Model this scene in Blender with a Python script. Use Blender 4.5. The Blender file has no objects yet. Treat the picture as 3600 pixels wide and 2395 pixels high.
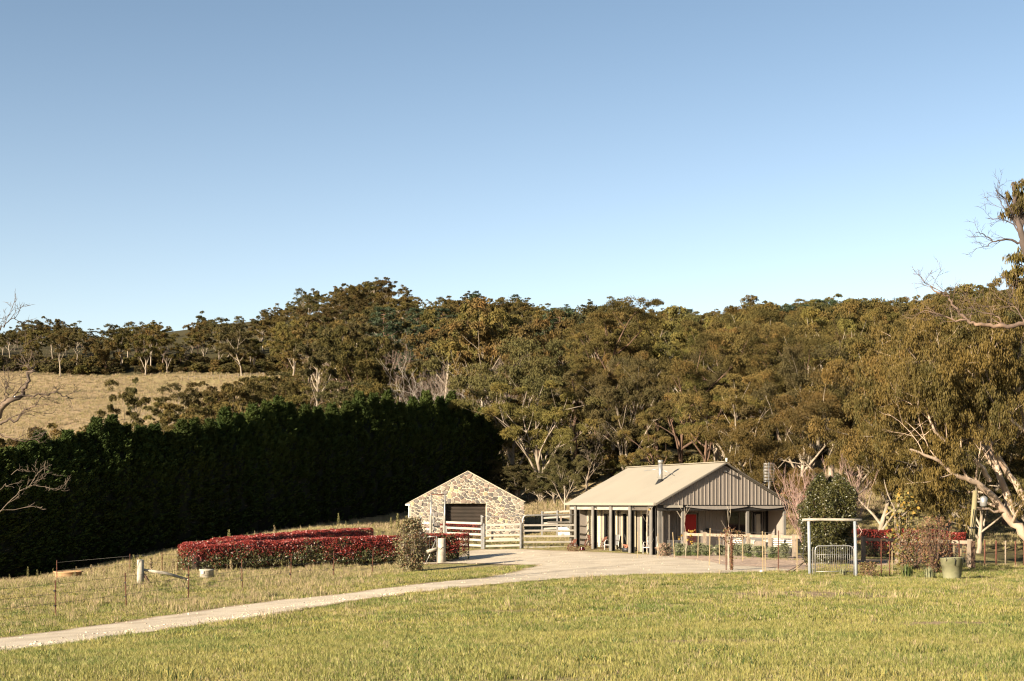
import bpy, math, random
import numpy as np
from mathutils import Vector, Matrix
from mathutils.geometry import delaunay_2d_cdt
R = math.radians
scene = bpy.context.scene
COL = scene.collection

# ---------------------------------------------------------------- camera, sky, sun, exposure
cam = bpy.data.objects.new('camera', bpy.data.cameras.new('camera'))
COL.objects.link(cam)
cam.location = (0, 0, 0); cam.rotation_euler = (R(90), 0, 0)
cam.data.sensor_width = 36; cam.data.lens = 50
cam.data.shift_y = (1770 - 1197.5) / 3600
cam.data.clip_start = 0.5; cam.data.clip_end = 8000
scene.camera = cam

SUN_EL = R(18)
SX, SY = -0.731, -0.682                      # towards the sun, horizontal
world = bpy.data.worlds.new('World'); scene.world = world
world.use_nodes = True
wn = world.node_tree; wn.nodes.clear()
wo = wn.nodes.new('ShaderNodeOutputWorld'); bg = wn.nodes.new('ShaderNodeBackground')
sky = wn.nodes.new('ShaderNodeTexSky')
sky.sky_type = 'NISHITA'; sky.sun_disc = False
sky.sun_elevation = SUN_EL; sky.sun_rotation = math.atan2(SX, SY)
sky.altitude = 700; sky.air_density = 1.0; sky.dust_density = 1.0; sky.ozone_density = 1.0
bg.inputs['Strength'].default_value = 0.05
tcw = wn.nodes.new('ShaderNodeTexCoord'); sep = wn.nodes.new('ShaderNodeSeparateXYZ'); wn.links.new(tcw.outputs['Generated'], sep.inputs[0])
grd = wn.nodes.new('ShaderNodeValToRGB'); grd.color_ramp.interpolation = 'EASE'      # the deep clear winter sky: pale at the horizon, darker blue overhead, all round
grd.color_ramp.elements[0].position = .04; grd.color_ramp.elements[0].color = (1.27, 1.14, 1.09, 1)
grd.color_ramp.elements[1].position = .42; grd.color_ramp.elements[1].color = (.84, .84, .82, 1)
hsv = wn.nodes.new('ShaderNodeMix'); hsv.data_type = 'RGBA'; hsv.blend_type = 'MULTIPLY'; hsv.inputs[0].default_value = 1
wn.links.new(sep.outputs['Z'], grd.inputs[0]); wn.links.new(sky.outputs['Color'], hsv.inputs[6]); wn.links.new(grd.outputs[0], hsv.inputs[7])
wn.links.new(hsv.outputs[2], bg.inputs['Color']); wn.links.new(bg.outputs[0], wo.inputs['Surface'])

sun = bpy.data.objects.new('sun', bpy.data.lights.new('sun', 'SUN'))
COL.objects.link(sun)
sun.data.energy = 5.0; sun.data.angle = R(0.5); sun.data.color = (1.0, 0.86, 0.66)
SDIR = Vector((SX * math.cos(SUN_EL), SY * math.cos(SUN_EL), math.sin(SUN_EL))).normalized()
sun.rotation_euler = SDIR.to_track_quat('Z', 'Y').to_euler()
sun.location = (-60, -40, 60)

vs = scene.view_settings
scene.display_settings.display_device = 'sRGB'
vs.view_transform = 'Standard'; vs.look = 'None'; vs.gamma = 1; vs.use_curve_mapping = False
vs.exposure = 1.92
cy = scene.cycles
cy.max_bounces = 5; cy.filter_width = 1.2; cy.diffuse_bounces = 1; cy.glossy_bounces = 2; cy.transmission_bounces = 3
cy.use_denoising = True; cy.use_adaptive_sampling = True; cy.adaptive_threshold = 0.015

# ---------------------------------------------------------------- picture coordinates -> the place
def at(px, py, Y):
    return Vector(((px - 1800) / 5000 * Y, Y, (1770 - py) / 5000 * Y))
GC = [(0,2395,14.5),(1800,2395,14),(3600,2395,14),(0,2275,30),(850,2160,38.5),(1480,2065,47),(2000,2000,57),
(200,2170,43),(664,2103,49.3),(1022,2050,55.7),(1307,2018,62),(493,2055,56),(240,2035,66),(650,2022,62),(1600,1970,72),
(0,2050,85),(620,1930,97),(1000,1868,109),(1430,1800,123),(1750,1760,134),(2030,1748,130),(1900,1885,93),(1300,1862,92),
(1698,1932,78),(1830,1896,88),(1430,1896,92),(2100,1950,70),(2319,1955,69),(2500,1957,63),(2850,2022,51),(3350,2040,50),(2200,2025,50),(3410,2000,57),
(3600,1985,66),(3600,2045,47),(2600,1890,85),(3400,1900,85),(2080,1650,140),(1850,1650,145),(2300,1500,190),
(2600,1760,110),(3000,1700,120),(3600,1600,130),(0,1325,400),(500,1330,400),(1000,1320,400),(0,1550,270),(500,1540,260),(900,1400,320),
(0,1240,450),(600,1240,450),(1350,1085,520),(1800,1175,450),(2400,1240,380),(2400,1190,450),(3000,1190,450),(3600,1185,450),(3000,1260,330),(3600,1240,310),(1400,1350,300),(1400,1500,200),
(2000,1400,260),(2600,1500,180),(3200,1500,165),(600,1700,190),(0,1700,190),(300,1800,140),(900,1700,150)]
GP = np.array([((a-1800)/5000*Y, Y, (1770-b)/5000*Y) for a, b, Y in GC] + [(0,-30,-1.3),(-60,0,-3.5),(60,0,-1.6),(0,5,-1.62),
 (-400,100,-8),(-400,450,45),(450,100,6),(450,450,50),(0,700,55),(-300,700,35),(300,700,40),(-60,60,-5),(60,60,-2),(-400,-50,-8),(400,-50,0)])
GXY = GP[:, :2] / 100; GN_ = len(GP)
def _U(d2): return np.where(d2 > 0, d2 * np.log(d2 + 1e-12) * .5, 0)
_A = np.zeros((GN_+3, GN_+3))
_A[:GN_, :GN_] = _U(((GXY[:, None] - GXY[None])**2).sum(-1)) + np.eye(GN_) * 2e-5
_A[:GN_, GN_:] = np.c_[np.ones(GN_), GXY]; _A[GN_:, :GN_] = _A[:GN_, GN_:].T
GW = np.linalg.solve(_A, np.r_[GP[:, 2], 0, 0, 0])
def TZ(x, y):
    x = np.asarray(x, float); y = np.asarray(y, float)
    q = np.stack([np.clip(x, -450, 450), np.clip(y, -50, 700)], -1) / 100
    z = np.zeros(q.shape[:-1])
    for i in range(GN_):
        d2 = (q[..., 0] - GXY[i, 0])**2 + (q[..., 1] - GXY[i, 1])**2
        z += GW[i] * _U(d2)
    z += GW[GN_] + q[..., 0] * GW[GN_+1] + q[..., 1] * GW[GN_+2]
    far = np.clip((y - 90) / 150, 0, 1)
    z += far * (0.5 * np.sin(x * .13 + 1.3 * np.sin(y * .05)) * np.sin(y * .11) )
    return z
def tz(x, y): return float(TZ(x, y))
def gp(px, py, lo=12, hi=700):
    Y = lo
    while Y < hi:
        X = (px - 1800) / 5000 * Y
        if (1770 - py) / 5000 * Y <= tz(X, Y): break
        Y *= 1.01
    return ((px - 1800) / 5000 * Y, Y)

# ---------------------------------------------------------------- materials
MATS = {}
KA = .71
def mat(name, color, color2=None, scale=3.0, rough=0.8, bump=0.0, bscale=None, metal=0.0, stretch=(1,1,1), objrand=0.0, spec=0.3, trans=0.0, detail=6, c3=None, coords='Object'):
    if name in MATS: return MATS[name]
    m = bpy.data.materials.new(name); m.use_nodes = True
    nt = m.node_tree; nt.nodes.clear(); N = nt.nodes.new; L = nt.links.new
    out = N('ShaderNodeOutputMaterial'); p = N('ShaderNodeBsdfPrincipled')
    p.inputs['Roughness'].default_value = rough; p.inputs['Metallic'].default_value = metal
    p.inputs['Specular IOR Level'].default_value = spec
    L(p.outputs[0], out.inputs['Surface'])
    c4 = lambda c: (c[0], c[1], c[2], 1)
    color2 = color2 or tuple(v * .75 for v in color)
    color, color2 = tuple(v*KA for v in color), tuple(v*KA for v in color2)
    if c3: c3 = tuple(v*KA for v in c3)
    tc = N('ShaderNodeTexCoord'); mp = N('ShaderNodeMapping'); mp.inputs['Scale'].default_value = stretch
    L(tc.outputs['Object'], mp.inputs['Vector'])
    src = mp.outputs[0]
    if coords == 'World':
        g = N('ShaderNodeNewGeometry'); L(g.outputs['Position'], mp.inputs['Vector'])
    nz = N('ShaderNodeTexNoise'); nz.inputs['Scale'].default_value = scale; nz.inputs['Detail'].default_value = detail
    L(src, nz.inputs['Vector'])
    rp = N('ShaderNodeValToRGB'); rp.color_ramp.elements[0].position = .35; rp.color_ramp.elements[1].position = .65
    rp.color_ramp.elements[0].color = c4(color); rp.color_ramp.elements[1].color = c4(color2)
    if c3:
        e = rp.color_ramp.elements.new(.5); e.color = c4(c3)
    L(nz.outputs['Fac'], rp.inputs['Fac'])
    csock = rp.outputs['Color']
    if objrand:
        oi = N('ShaderNodeObjectInfo'); hs = N('ShaderNodeHueSaturation')
        mr = N('ShaderNodeMapRange'); mr.inputs['To Min'].default_value = 1 - objrand; mr.inputs['To Max'].default_value = 1 + objrand
        mh = N('ShaderNodeMath'); mh.operation = 'FRACT'; mm = N('ShaderNodeMath'); mm.operation = 'MULTIPLY'; mm.inputs[1].default_value = 7.31
        mr2 = N('ShaderNodeMapRange'); mr2.inputs['To Min'].default_value = .5 - objrand * .06; mr2.inputs['To Max'].default_value = .5 + objrand * .06
        L(oi.outputs['Random'], mr.inputs['Value']); L(mr.outputs[0], hs.inputs['Value'])
        L(oi.outputs['Random'], mm.inputs[0]); L(mm.outputs[0], mh.inputs[0]); L(mh.outputs[0], mr2.inputs['Value']); L(mr2.outputs[0], hs.inputs['Hue'])
        L(csock, hs.inputs['Color']); csock = hs.outputs[0]
    L(csock, p.inputs['Base Color'])
    if bump:
        n2 = N('ShaderNodeTexNoise'); n2.inputs['Scale'].default_value = bscale or scale * 6; n2.inputs['Detail'].default_value = 5
        L(src, n2.inputs['Vector'])
        b = N('ShaderNodeBump'); b.inputs['Strength'].default_value = bump; b.inputs['Distance'].default_value = 0.03
        L(n2.outputs['Fac'], b.inputs['Height']); L(b.outputs[0], p.inputs['Normal'])
    if trans:
        t = N('ShaderNodeBsdfTranslucent'); mx = N('ShaderNodeMixShader'); mx.inputs[0].default_value = trans
        L(csock, t.inputs['Color']); L(p.outputs[0], mx.inputs[1]); L(t.outputs[0], mx.inputs[2]); L(mx.outputs[0], out.inputs['Surface'])
    MATS[name] = m
    return m

GUM = mat('gum_leaves', (.130,.086,.024), (.070,.058,.017), scale=.35, rough=.75, objrand=.35, c3=(.108,.085,.025), trans=.05, spec=.12)
GUM_G = mat('grey_green_leaves', (.098,.080,.028), (.062,.058,.021), scale=.4, rough=.75, objrand=.3, trans=.04, spec=.12)
DROOP = mat('golden_gum_leaves', (.130,.084,.021), (.070,.056,.015), scale=.5, rough=.65, objrand=.2, c3=(.105,.072,.019), trans=.06, spec=.15)
PINE = mat('pine_needles', (.035,.055,.022), (.05,.068,.028), scale=.5, rough=.6, objrand=.25, trans=.05)
CYP = mat('cypress_foliage', (.034,.052,.012), (.052,.068,.016), scale=1.2, rough=.7, objrand=.2, spec=.08)
BARK = mat('pale_bark', (.36,.30,.23), (.18,.14,.10), scale=1.6, rough=.85, stretch=(1,1,.3), bump=.4)
BARKB = mat('brown_bark', (.16,.095,.06), (.085,.055,.04), scale=2.2, rough=.95, stretch=(1,1,.25), bump=.6)
DEADW = mat('weathered_dead_wood', (.40,.36,.31), (.26,.22,.19), scale=2, rough=.85, stretch=(1,1,.4))
TWIG = mat('brown_twigs', (.24,.18,.14), (.16,.12,.09), scale=1, rough=.9, objrand=.3)
TWIGP = mat('pinkish_twigs', (.38,.25,.21), (.28,.18,.15), scale=2, rough=.8)
DARKTW = mat('dark_bare_limbs', (.10,.075,.065), (.065,.05,.042), scale=2, rough=.9)
REDL = mat('red_young_leaves', (.30,.036,.026), (.19,.028,.02), scale=3, rough=.4, spec=.5, trans=.15, c3=(.25,.032,.022))
REDG = mat('green_under_leaves', (.07,.085,.022), (.12,.10,.04), scale=4, rough=.45, spec=.45)
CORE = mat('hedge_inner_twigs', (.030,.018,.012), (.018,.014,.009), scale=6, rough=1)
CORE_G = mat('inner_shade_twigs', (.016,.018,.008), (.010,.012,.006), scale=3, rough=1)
GATETR = mat('glossy_dark_leaves', (.045,.048,.013), (.08,.072,.020), scale=3, rough=.4, spec=.45, trans=.06)
SHRUB = mat('grey_green_shrub_leaves', (.20,.19,.10), (.12,.115,.05), scale=5, rough=.5, c3=(.16,.13,.06), trans=.1)
BRLEAF = mat('brown_autumn_leaves', (.20,.095,.05), (.13,.075,.035), scale=6, rough=.7, trans=.15)
YLEAF = mat('yellow_autumn_leaves', (.40,.26,.05), (.32,.18,.035), scale=8, rough=.6, trans=.2)
YGLEAF = mat('yellow_green_leaves', (.19,.155,.045), (.13,.115,.035), scale=6, rough=.6, trans=.2)
LAV = mat('lavender_leaves', (.22,.22,.12), (.16,.17,.09), scale=8, rough=.7)
PINKF = mat('pale_pink_flower_spikes', (.48,.30,.22), (.33,.22,.15), scale=9, rough=.8)
GSHR = mat('low_green_leaves', (.06,.09,.02), (.09,.11,.03), scale=9, rough=.6)
ROOFM = mat('sandstone_painted_steel', (.31,.278,.22), (.285,.253,.20), scale=.5, rough=.55, spec=.35, bump=.03, bscale=4)
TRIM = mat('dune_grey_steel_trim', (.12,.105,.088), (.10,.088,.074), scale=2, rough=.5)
CLAD = mat('taupe_steel_cladding', (.29,.25,.215), (.255,.22,.19), scale=1.2, rough=.5, stretch=(1,1,.4), objrand=.04)
CLADSH = mat('grey_brown_steel_cladding', (.20,.175,.15), (.18,.155,.13), scale=1.2, rough=.5)
CREAM = mat('cream_painted_boards', (.56,.49,.35), (.50,.44,.31), scale=2, rough=.6)
STEEL = mat('grey_steel_column', (.20,.185,.165), (.16,.15,.135), scale=3, rough=.5, metal=.0)
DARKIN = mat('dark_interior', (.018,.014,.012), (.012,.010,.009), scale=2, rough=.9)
GLASS = mat('dark_window_glass', (.012,.013,.015), (.016,.016,.018), scale=.7, rough=.06, spec=.6)
REDD = mat('red_door_paint', (.45,.018,.012), (.40,.015,.010), scale=1, rough=.4)
BLIND = mat('pale_fabric_blind', (.40,.36,.30), (.34,.31,.26), scale=3, rough=.9)
PEACH = mat('pale_curtain_fabric', (.42,.30,.21), (.50,.36,.25), scale=3, rough=.9)
GALV = mat('galvanised_steel', (.42,.41,.39), (.33,.32,.31), scale=8, rough=.38, metal=.55, bump=.02)
RAILM = mat('weathered_grey_rail', (.46,.42,.36), (.34,.31,.265), scale=4, rough=.55, metal=.15, stretch=(.4,.4,2))
WHITEP = mat('white_painted_metal', (.75,.73,.68), (.66,.64,.58), scale=4, rough=.5)
TIMB = mat('weathered_timber', (.31,.25,.185), (.22,.17,.125), scale=7, rough=.85, bump=.3, stretch=(1,1,.3))
LOGM = mat('silvered_log', (.46,.41,.33), (.30,.27,.22), scale=9, rough=.85, bump=.35, stretch=(.35,1,.35))
BLUELOG = mat('painted_blue_grey_post', (.30,.32,.34), (.24,.26,.28), scale=7, rough=.7, bump=.25, stretch=(1,1,.3))
RUST = mat('rusty_steel', (.15,.055,.032), (.09,.035,.022), scale=12, rough=.85, bump=.2)
STAKE = mat('pale_hardwood_stake', (.34,.26,.15), (.27,.20,.115), scale=8, rough=.85, stretch=(1,1,.3))
WIRE = mat('fence_wire', (.14,.13,.12), (.10,.09,.08), scale=9, rough=.5, metal=.4)
CONC = mat('pale_concrete', (.50,.45,.36), (.40,.36,.28), scale=5, rough=.9, bump=.3)
CLAYM = mat('orange_clay_drum', (.48,.27,.13), (.40,.26,.14), scale=4, rough=.9, bump=.2)
BINM = mat('sage_green_plastic', (.20,.20,.11), (.165,.165,.09), scale=3, rough=.55, c3=(.23,.22,.13))
BLACKP = mat('black_plastic', (.015,.015,.015), (.02,.02,.02), scale=3, rough=.5)
POLEM = mat('yellowed_timber_pole', (.26,.22,.115), (.19,.16,.085), scale=3, rough=.85, stretch=(1,1,.2), bump=.2)
SHADE_STEEL = mat('shade_darkened_steel', (.030,.027,.024), (.022,.020,.018), scale=3, rough=.6)  # near-black colour holds the shade of the porch beam and post channels
GREYF = mat('charcoal_mesh_fabric', (.15,.145,.14), (.12,.115,.11), scale=5, rough=.8)
CUSHW = mat('cream_cushion_fabric', (.52,.46,.37), (.46,.41,.33), scale=6, rough=.9)
CUSHG = mat('taupe_cushion_fabric', (.26,.21,.17), (.22,.18,.14), scale=6, rough=.9)
MORTAR = mat('pale_mortar', (.66,.58,.44), (.58,.51,.38), scale=6, rough=.95, bump=.4)
STONES = [mat('buff_fieldstone', (.255,.22,.175), (.34,.295,.235), scale=5, rough=.9, bump=.5, objrand=.15),
          mat('rusty_fieldstone', (.20,.15,.12), (.28,.21,.165), scale=5, rough=.9, bump=.5, objrand=.15),
          mat('blue_grey_fieldstone', (.12,.11,.10), (.20,.17,.15), scale=5, rough=.9, bump=.5, objrand=.2),
          mat('cream_fieldstone', (.44,.35,.21), (.48,.39,.25), scale=5, rough=.9, bump=.5, objrand=.1)]
DOORB = mat('brown_roller_steel', (.07,.056,.046), (.055,.046,.038), scale=2, rough=.45)

def striped():
    m = bpy.data.materials.new('striped_cushion_fabric'); m.use_nodes = True
    nt = m.node_tree; p = nt.nodes['Principled BSDF']; p.inputs['Roughness'].default_value = .9
    tc = nt.nodes.new('ShaderNodeTexCoord'); w = nt.nodes.new('ShaderNodeTexWave'); w.bands_direction = 'Z'; w.inputs['Scale'].default_value = 3.6
    r = nt.nodes.new('ShaderNodeValToRGB'); r.color_ramp.interpolation = 'CONSTANT'
    r.color_ramp.elements[0].color = (.66,.62,.55,1); r.color_ramp.elements[1].color = (.07,.06,.055,1); r.color_ramp.elements[1].position = .5
    nt.links.new(tc.outputs['Object'], w.inputs['Vector']); nt.links.new(w.outputs['Fac'], r.inputs['Fac']); nt.links.new(r.outputs[0], p.inputs['Base Color'])
    return m
STRIPE = striped()

# ---------------------------------------------------------------- builders
ORG = {}
def tag(o, label=None, cat=None, group=None, kind=None):
    if label: o['label'] = label
    if cat: o['category'] = cat
    if group: o['group'] = group
    if kind: o['kind'] = kind
    return o
def thing(name, label, cat, loc=(0,0,0), group=None, rz=0):
    o = bpy.data.objects.new(name, None); COL.objects.link(o)
    o.location = loc; o.rotation_euler.z = rz; o.empty_display_size = .3
    ORG[o.name] = Vector(loc)
    return tag(o, label, cat, group)
def np_mesh(name, V, F, mats, mi=None, smooth=False):
    """V (n,3); F list of (k-gon arrays) or a single (m,k) array"""
    me = bpy.data.meshes.new(name)
    if not isinstance(F, list): F = [F]
    F = [f for f in F if len(f)]
    me.vertices.add(len(V)); me.vertices.foreach_set('co', np.asarray(V, np.float32).ravel())
    idx = np.concatenate([np.asarray(f, np.int32).ravel() for f in F])
    tot = np.concatenate([np.full(len(f), np.asarray(f).shape[1], np.int32) for f in F])
    st = np.concatenate([[0], np.cumsum(tot)[:-1]]).astype(np.int32)
    me.loops.add(len(idx)); me.loops.foreach_set('vertex_index', idx)
    me.polygons.add(len(tot)); me.polygons.foreach_set('loop_start', st); me.polygons.foreach_set('loop_total', tot)
    for m in (mats if isinstance(mats, (list, tuple)) else [mats]): me.materials.append(m)
    if mi is not None: me.polygons.foreach_set('material_index', np.asarray(mi, np.int32))
    if smooth: me.polygons.foreach_set('use_smooth', np.ones(len(tot), bool))
    me.update(calc_edges=True); me.validate()
    return me
def link(name, me, parent=None, loc=None):
    o = bpy.data.objects.new(name, me); COL.objects.link(o)
    if parent: o.parent = parent
    if loc is not None: o.location = loc
    return o
class MB:
    """collects faces in world coordinates, builds one mesh object relative to its thing"""
    def __init__(s): s.v = []; s.f = []; s.sm = []
    def add(s, vs, fs, sm=False):
        b = len(s.v); s.v += [tuple(v) for v in vs]; s.f += [tuple(b + i for i in f) for f in fs]; s.sm += [sm] * len(fs); return s
    def box(s, c, sx, sy, sz, ax=None):
        X, Y, Z = ax or (Vector((1,0,0)), Vector((0,1,0)), Vector((0,0,1)))
        c = Vector(c); vs = [c + X*(a*sx/2) + Y*(b*sy/2) + Z*(d*sz/2) for d in (-1,1) for a, b in ((-1,-1),(1,-1),(1,1),(-1,1))]
        return s.add(vs, [(3,2,1,0),(4,5,6,7),(0,1,5,4),(1,2,6,5),(2,3,7,6),(3,0,4,7)])
    def bar(s, a, b, w, h, up=(0,0,1)):
        a = Vector(a); b = Vector(b); d = (b - a); L = d.length; d.normalize()
        side = d.cross(Vector(up))
        if side.length < 1e-4: side = d.cross(Vector((0,1,0)))
        side.normalize(); u = side.cross(d)
        return s.box((a + b) / 2, L, w, h, (d, side, u))
    def tube(s, pts, rad, k=8, cap=True):
        pts = [Vector(p) for p in pts]; n = len(pts)
        rad = rad if isinstance(rad, (list, tuple)) else [rad] * n
        b = len(s.v); prev = None
        for i, p in enumerate(pts):
            d = (pts[min(i+1, n-1)] - pts[max(i-1, 0)])
            if d.length < 1e-9: d = Vector((0,0,1))
            d.normalize()
            if prev is None:
                a = d.cross(Vector((0,0,1)))
                if a.length < .05: a = d.cross(Vector((0,1,0)))
            else: a = prev - d * prev.dot(d)
            a.normalize(); prev = a; c = d.cross(a)
            for j in range(k):
                t = 2 * math.pi * j / k
                s.v.append(tuple(p + (a * math.cos(t) + c * math.sin(t)) * rad[i]))
        for i in range(n-1):
            for j in range(k):
                s.f.append((b+i*k+j, b+i*k+(j+1)%k, b+(i+1)*k+(j+1)%k, b+(i+1)*k+j)); s.sm.append(True)
        if cap:
            s.f.append(tuple(b+j for j in range(k))[::-1]); s.f.append(tuple(b+(n-1)*k+j for j in range(k))); s.sm += [False, False]
        return s
    def lathe(s, c, prof, k=20, cap=True):
        c = Vector(c); b = len(s.v)
        for r, z in prof:
            for j in range(k):
                t = 2*math.pi*j/k; s.v.append((c.x + r*math.cos(t), c.y + r*math.sin(t), c.z + z))
        for i in range(len(prof)-1):
            for j in range(k):
                s.f.append((b+i*k+j, b+i*k+(j+1)%k, b+(i+1)*k+(j+1)%k, b+(i+1)*k+j)); s.sm.append(True)
        if cap:
            s.f.append(tuple(b+j for j in range(k))[::-1]); s.f.append(tuple(b+(len(prof)-1)*k+j for j in range(k))); s.sm += [False]*2
        return s
    def prism(s, poly, n):
        """poly: list of points in a plane, extruded by vector n"""
        n = Vector(n); k = len(poly); P = [Vector(p) for p in poly]
        return s.add(P + [p + n for p in P], [tuple(range(k))[::-1], tuple(range(k, 2*k))] + [(i, (i+1)%k, k+(i+1)%k, k+i) for i in range(k)])
    def mesh(s, name, m, org=Vector((0,0,0))):
        me = bpy.data.meshes.new(name); me.from_pydata([(v[0]-org[0], v[1]-org[1], v[2]-org[2]) for v in s.v], [], s.f)
        for x in (m if isinstance(m, (list, tuple)) else [m]): me.materials.append(x)
        me.polygons.foreach_set('use_smooth', s.sm); me.update(); return me
    def build(s, name, m, parent=None, org=None):
        """org: base point of a thing that is one mesh"""
        o0 = Vector((0,0,0))
        p = parent
        while p is not None:
            o0 = o0 + Vector(p.location); p = p.parent
        if parent is None and org is not None: o0 = Vector(org)
        me = s.mesh(name, m, o0)
        return link(name, me, parent, o0 if parent is None and org is not None else None)

def unit(a): return a / np.maximum(np.linalg.norm(a, axis=-1, keepdims=True), 1e-9)
def leaf_geo(c, d, L, W, rng):
    """rhombus leaves: centres c, directions d, lengths L, widths W"""
    n = len(c); d = unit(d); r = rng.normal(size=(n, 3)); s = unit(np.cross(d, r))
    L = np.broadcast_to(L, (n,))[:, None]; W = np.broadcast_to(W, (n,))[:, None]
    V = np.stack([c - d*L*.5, c + s*W*.5 - d*L*.05, c + d*L*.5, c - s*W*.5 - d*L*.05], 1).reshape(-1, 3)
    return V, np.arange(4*n).reshape(n, 4)
def tubes_np(polys, k=5):
    m = MB()
    for pts, rad in polys: m.tube(pts, list(rad), k=max(3, k if max(rad) > .06 else 4 if max(rad) > .03 else 3), cap=False)
    return m

def grow(rng, p, d, L, r, lev, out, tips, P):
    """recursive limb: polylines into out, end points into tips"""
    n = 4 if lev else 6
    pts = [Vector(p)]; rad = [r]; d = Vector(d).normalized()
    for i in range(n):
        w = P['wob'] * (1 + .5*lev)
        d = (d + Vector((rng.gauss(0, w), rng.gauss(0, w), rng.gauss(0, w*.7) + P['up'] * (1 if lev else .5)))).normalized()
        pts.append(pts[-1] + d * (L / n)); rad.append(r * (1 - (i+1)/n * P['taper']))
    out.append((pts, rad))
    if lev >= P['levels']:
        tips.append((pts[-1], d.copy(), lev)); return
    nb = P['nb'][lev]
    az = rng.uniform(0, 6.28)
    for b in range(nb):
        t = (P['start'][lev] + (1 - P['start'][lev]) * (b + .7) / nb) if nb > 1 else 1
        t = min(1, max(.05, t + rng.uniform(-.06, .06)))
        f = t * n; i = min(n-1, int(f)); q = pts[i].lerp(pts[i+1], f - i)
        az += 2.4 + rng.uniform(-.5, .5)
        ax = d.orthogonal().normalized(); ax.rotate(Matrix.Rotation(az, 3, d))
        ang = rng.uniform(*P['ang'][lev])
        nd = d.copy(); nd.rotate(Matrix.Rotation(ang, 3, ax))
        if nd.z < P.get('minz', -.2): nd.z = P.get('minz', -.2) + rng.uniform(0, .15)
        grow(rng, q, nd, L * rng.uniform(*P['len'][lev]), max(.008, rad[i] * P['rr']), lev+1, out, tips, P)
    if lev > 0 or P.get('lead', True):
        tips.append((pts[-1], d.copy(), lev))

def clumps(tips, rng, R0, nspray, nleaf, LL, LW, droop=.7, flat=.65, topbias=.35):
    C, D = [], []
    for p, d, lev in tips:
        R = R0 * rng.uniform(.65, 1.25)
        u = unit(rng.normal(size=(nspray, 3)) + np.array([0, 0, topbias]))
        sc = np.array(p) + u * (R * rng.uniform(.5, .9, (nspray, 1))) * np.array([1, 1, flat])
        for c, uu in zip(sc, u):
            r = R * rng.uniform(.24, .40)
            q = unit(rng.normal(size=(nleaf, 3))) * (r * rng.random((nleaf, 1))**.5) * np.array([1, 1, .75])
            q[:, 2] -= rng.random(nleaf)**2 * r * .9 * droop
            C.append(c + q)
            D.append(rng.normal(size=(nleaf, 3)) * .45 + q / r * .5 + np.array([0, 0, -droop]))
    C = np.concatenate(C); D = np.concatenate(D)
    return leaf_geo(C, D, LL * rng.uniform(.6, 1.2, len(C)), LW * rng.uniform(.7, 1.2, len(C)), rng)
# ---------------------------------------------------------------- ground
def axis(segs):
    a = []
    for lo, hi, st in segs: a += list(np.arange(lo, hi, st))
    return np.array(a + [segs[-1][1]])
gx = axis([(-3000,-450,250),(-450,-200,10),(-200,-60,4),(-60,-32,1),(-32,32,.5),(32,60,1),(60,200,4),(200,450,10),(450,3000,250)])
gy = axis([(-600,-60,60),(-60,0,6),(0,8,1),(8,110,.5),(110,160,1.2),(160,460,2.5),(460,700,10),(700,4000,300)])
GXX, GYY = np.meshgrid(gx, gy)
GZZ = TZ(GXX, GYY)
nx, ny = len(gx), len(gy)
gi = np.arange(nx*ny).reshape(ny, nx)
GF = np.stack([gi[:-1,:-1], gi[:-1,1:], gi[1:,1:], gi[1:,:-1]], -1).reshape(-1, 4)
def smooth(a, lo, hi): t = np.clip((a - lo) / (hi - lo), 0, 1); return t*t*(3-2*t)
def pxof(x, y): return 1800 + 5000 * x / np.maximum(y, 1)
def vnoise(x, y, s, seed=0):
    xi = np.floor(x/s); yi = np.floor(y/s); fx = x/s - xi; fy = y/s - yi
    fx = fx*fx*(3-2*fx); fy = fy*fy*(3-2*fy)
    h = lambda a, b: np.modf(np.abs(np.sin(a*127.1 + b*311.7 + seed*74.7) * 43758.5453))[0]
    return (h(xi,yi)*(1-fx) + h(xi+1,yi)*fx)*(1-fy) + (h(xi,yi+1)*(1-fx) + h(xi+1,yi+1)*fx)*fy
def dryness(x, y):
    """how straw-coloured the pasture is at a place, 0 green .. 1 straw"""
    d = .22 + .5 * (vnoise(x, y, 3.1) * vnoise(x, y, 1.1, 3)) + .25 * smooth(vnoise(x*.5, y, 2.2, 9), .62, .8)
    px = pxof(x, y)
    left = smooth(y + x * .75, 30, 37) * smooth(-x, 3, 8) * (y < 100)
    d = np.maximum(d, left * (.45 + .5 * vnoise(x, y, 2.3, 5)))
    d = np.maximum(d, smooth(y, 80, 88) * (.55 + .35 * vnoise(x, y, 4, 6)))
    d = np.maximum(d, smooth(y, 190, 220) * (px < 1500) * (.8 + .2 * vnoise(x, y, 9, 7)) )
    g = smooth(y, 372, 385) * (1 - smooth(y, 396, 406)) * smooth(px, 350, 650)
    for c_, r_ in ((gp(2800,2088),(3.6,2.1)),(gp(3020,2100),(2.2,1.4)),(gp(3300,2195),(2.6,1.3)),(gp(2500,2255),(1.6,.85)),(gp(3480,2030),(1.6,.9))): d = np.maximum(d, 1.1*np.exp(-((x-c_[0])/r_[0])**2 - ((y-c_[1])/r_[1])**2))
    return d * (1 - .75 * g * vnoise(x, y, 12, 8))
DRY = dryness(GXX, GYY)
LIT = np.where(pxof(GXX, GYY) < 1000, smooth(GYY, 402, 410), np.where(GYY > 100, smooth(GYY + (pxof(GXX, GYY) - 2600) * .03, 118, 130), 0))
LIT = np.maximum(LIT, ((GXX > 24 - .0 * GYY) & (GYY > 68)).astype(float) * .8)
LIT = LIT * np.where((GYY > 120) & (pxof(GXX, GYY) > 1700), .45 + .5 * vnoise(GXX, GYY, 9, 2), 1)
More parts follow.
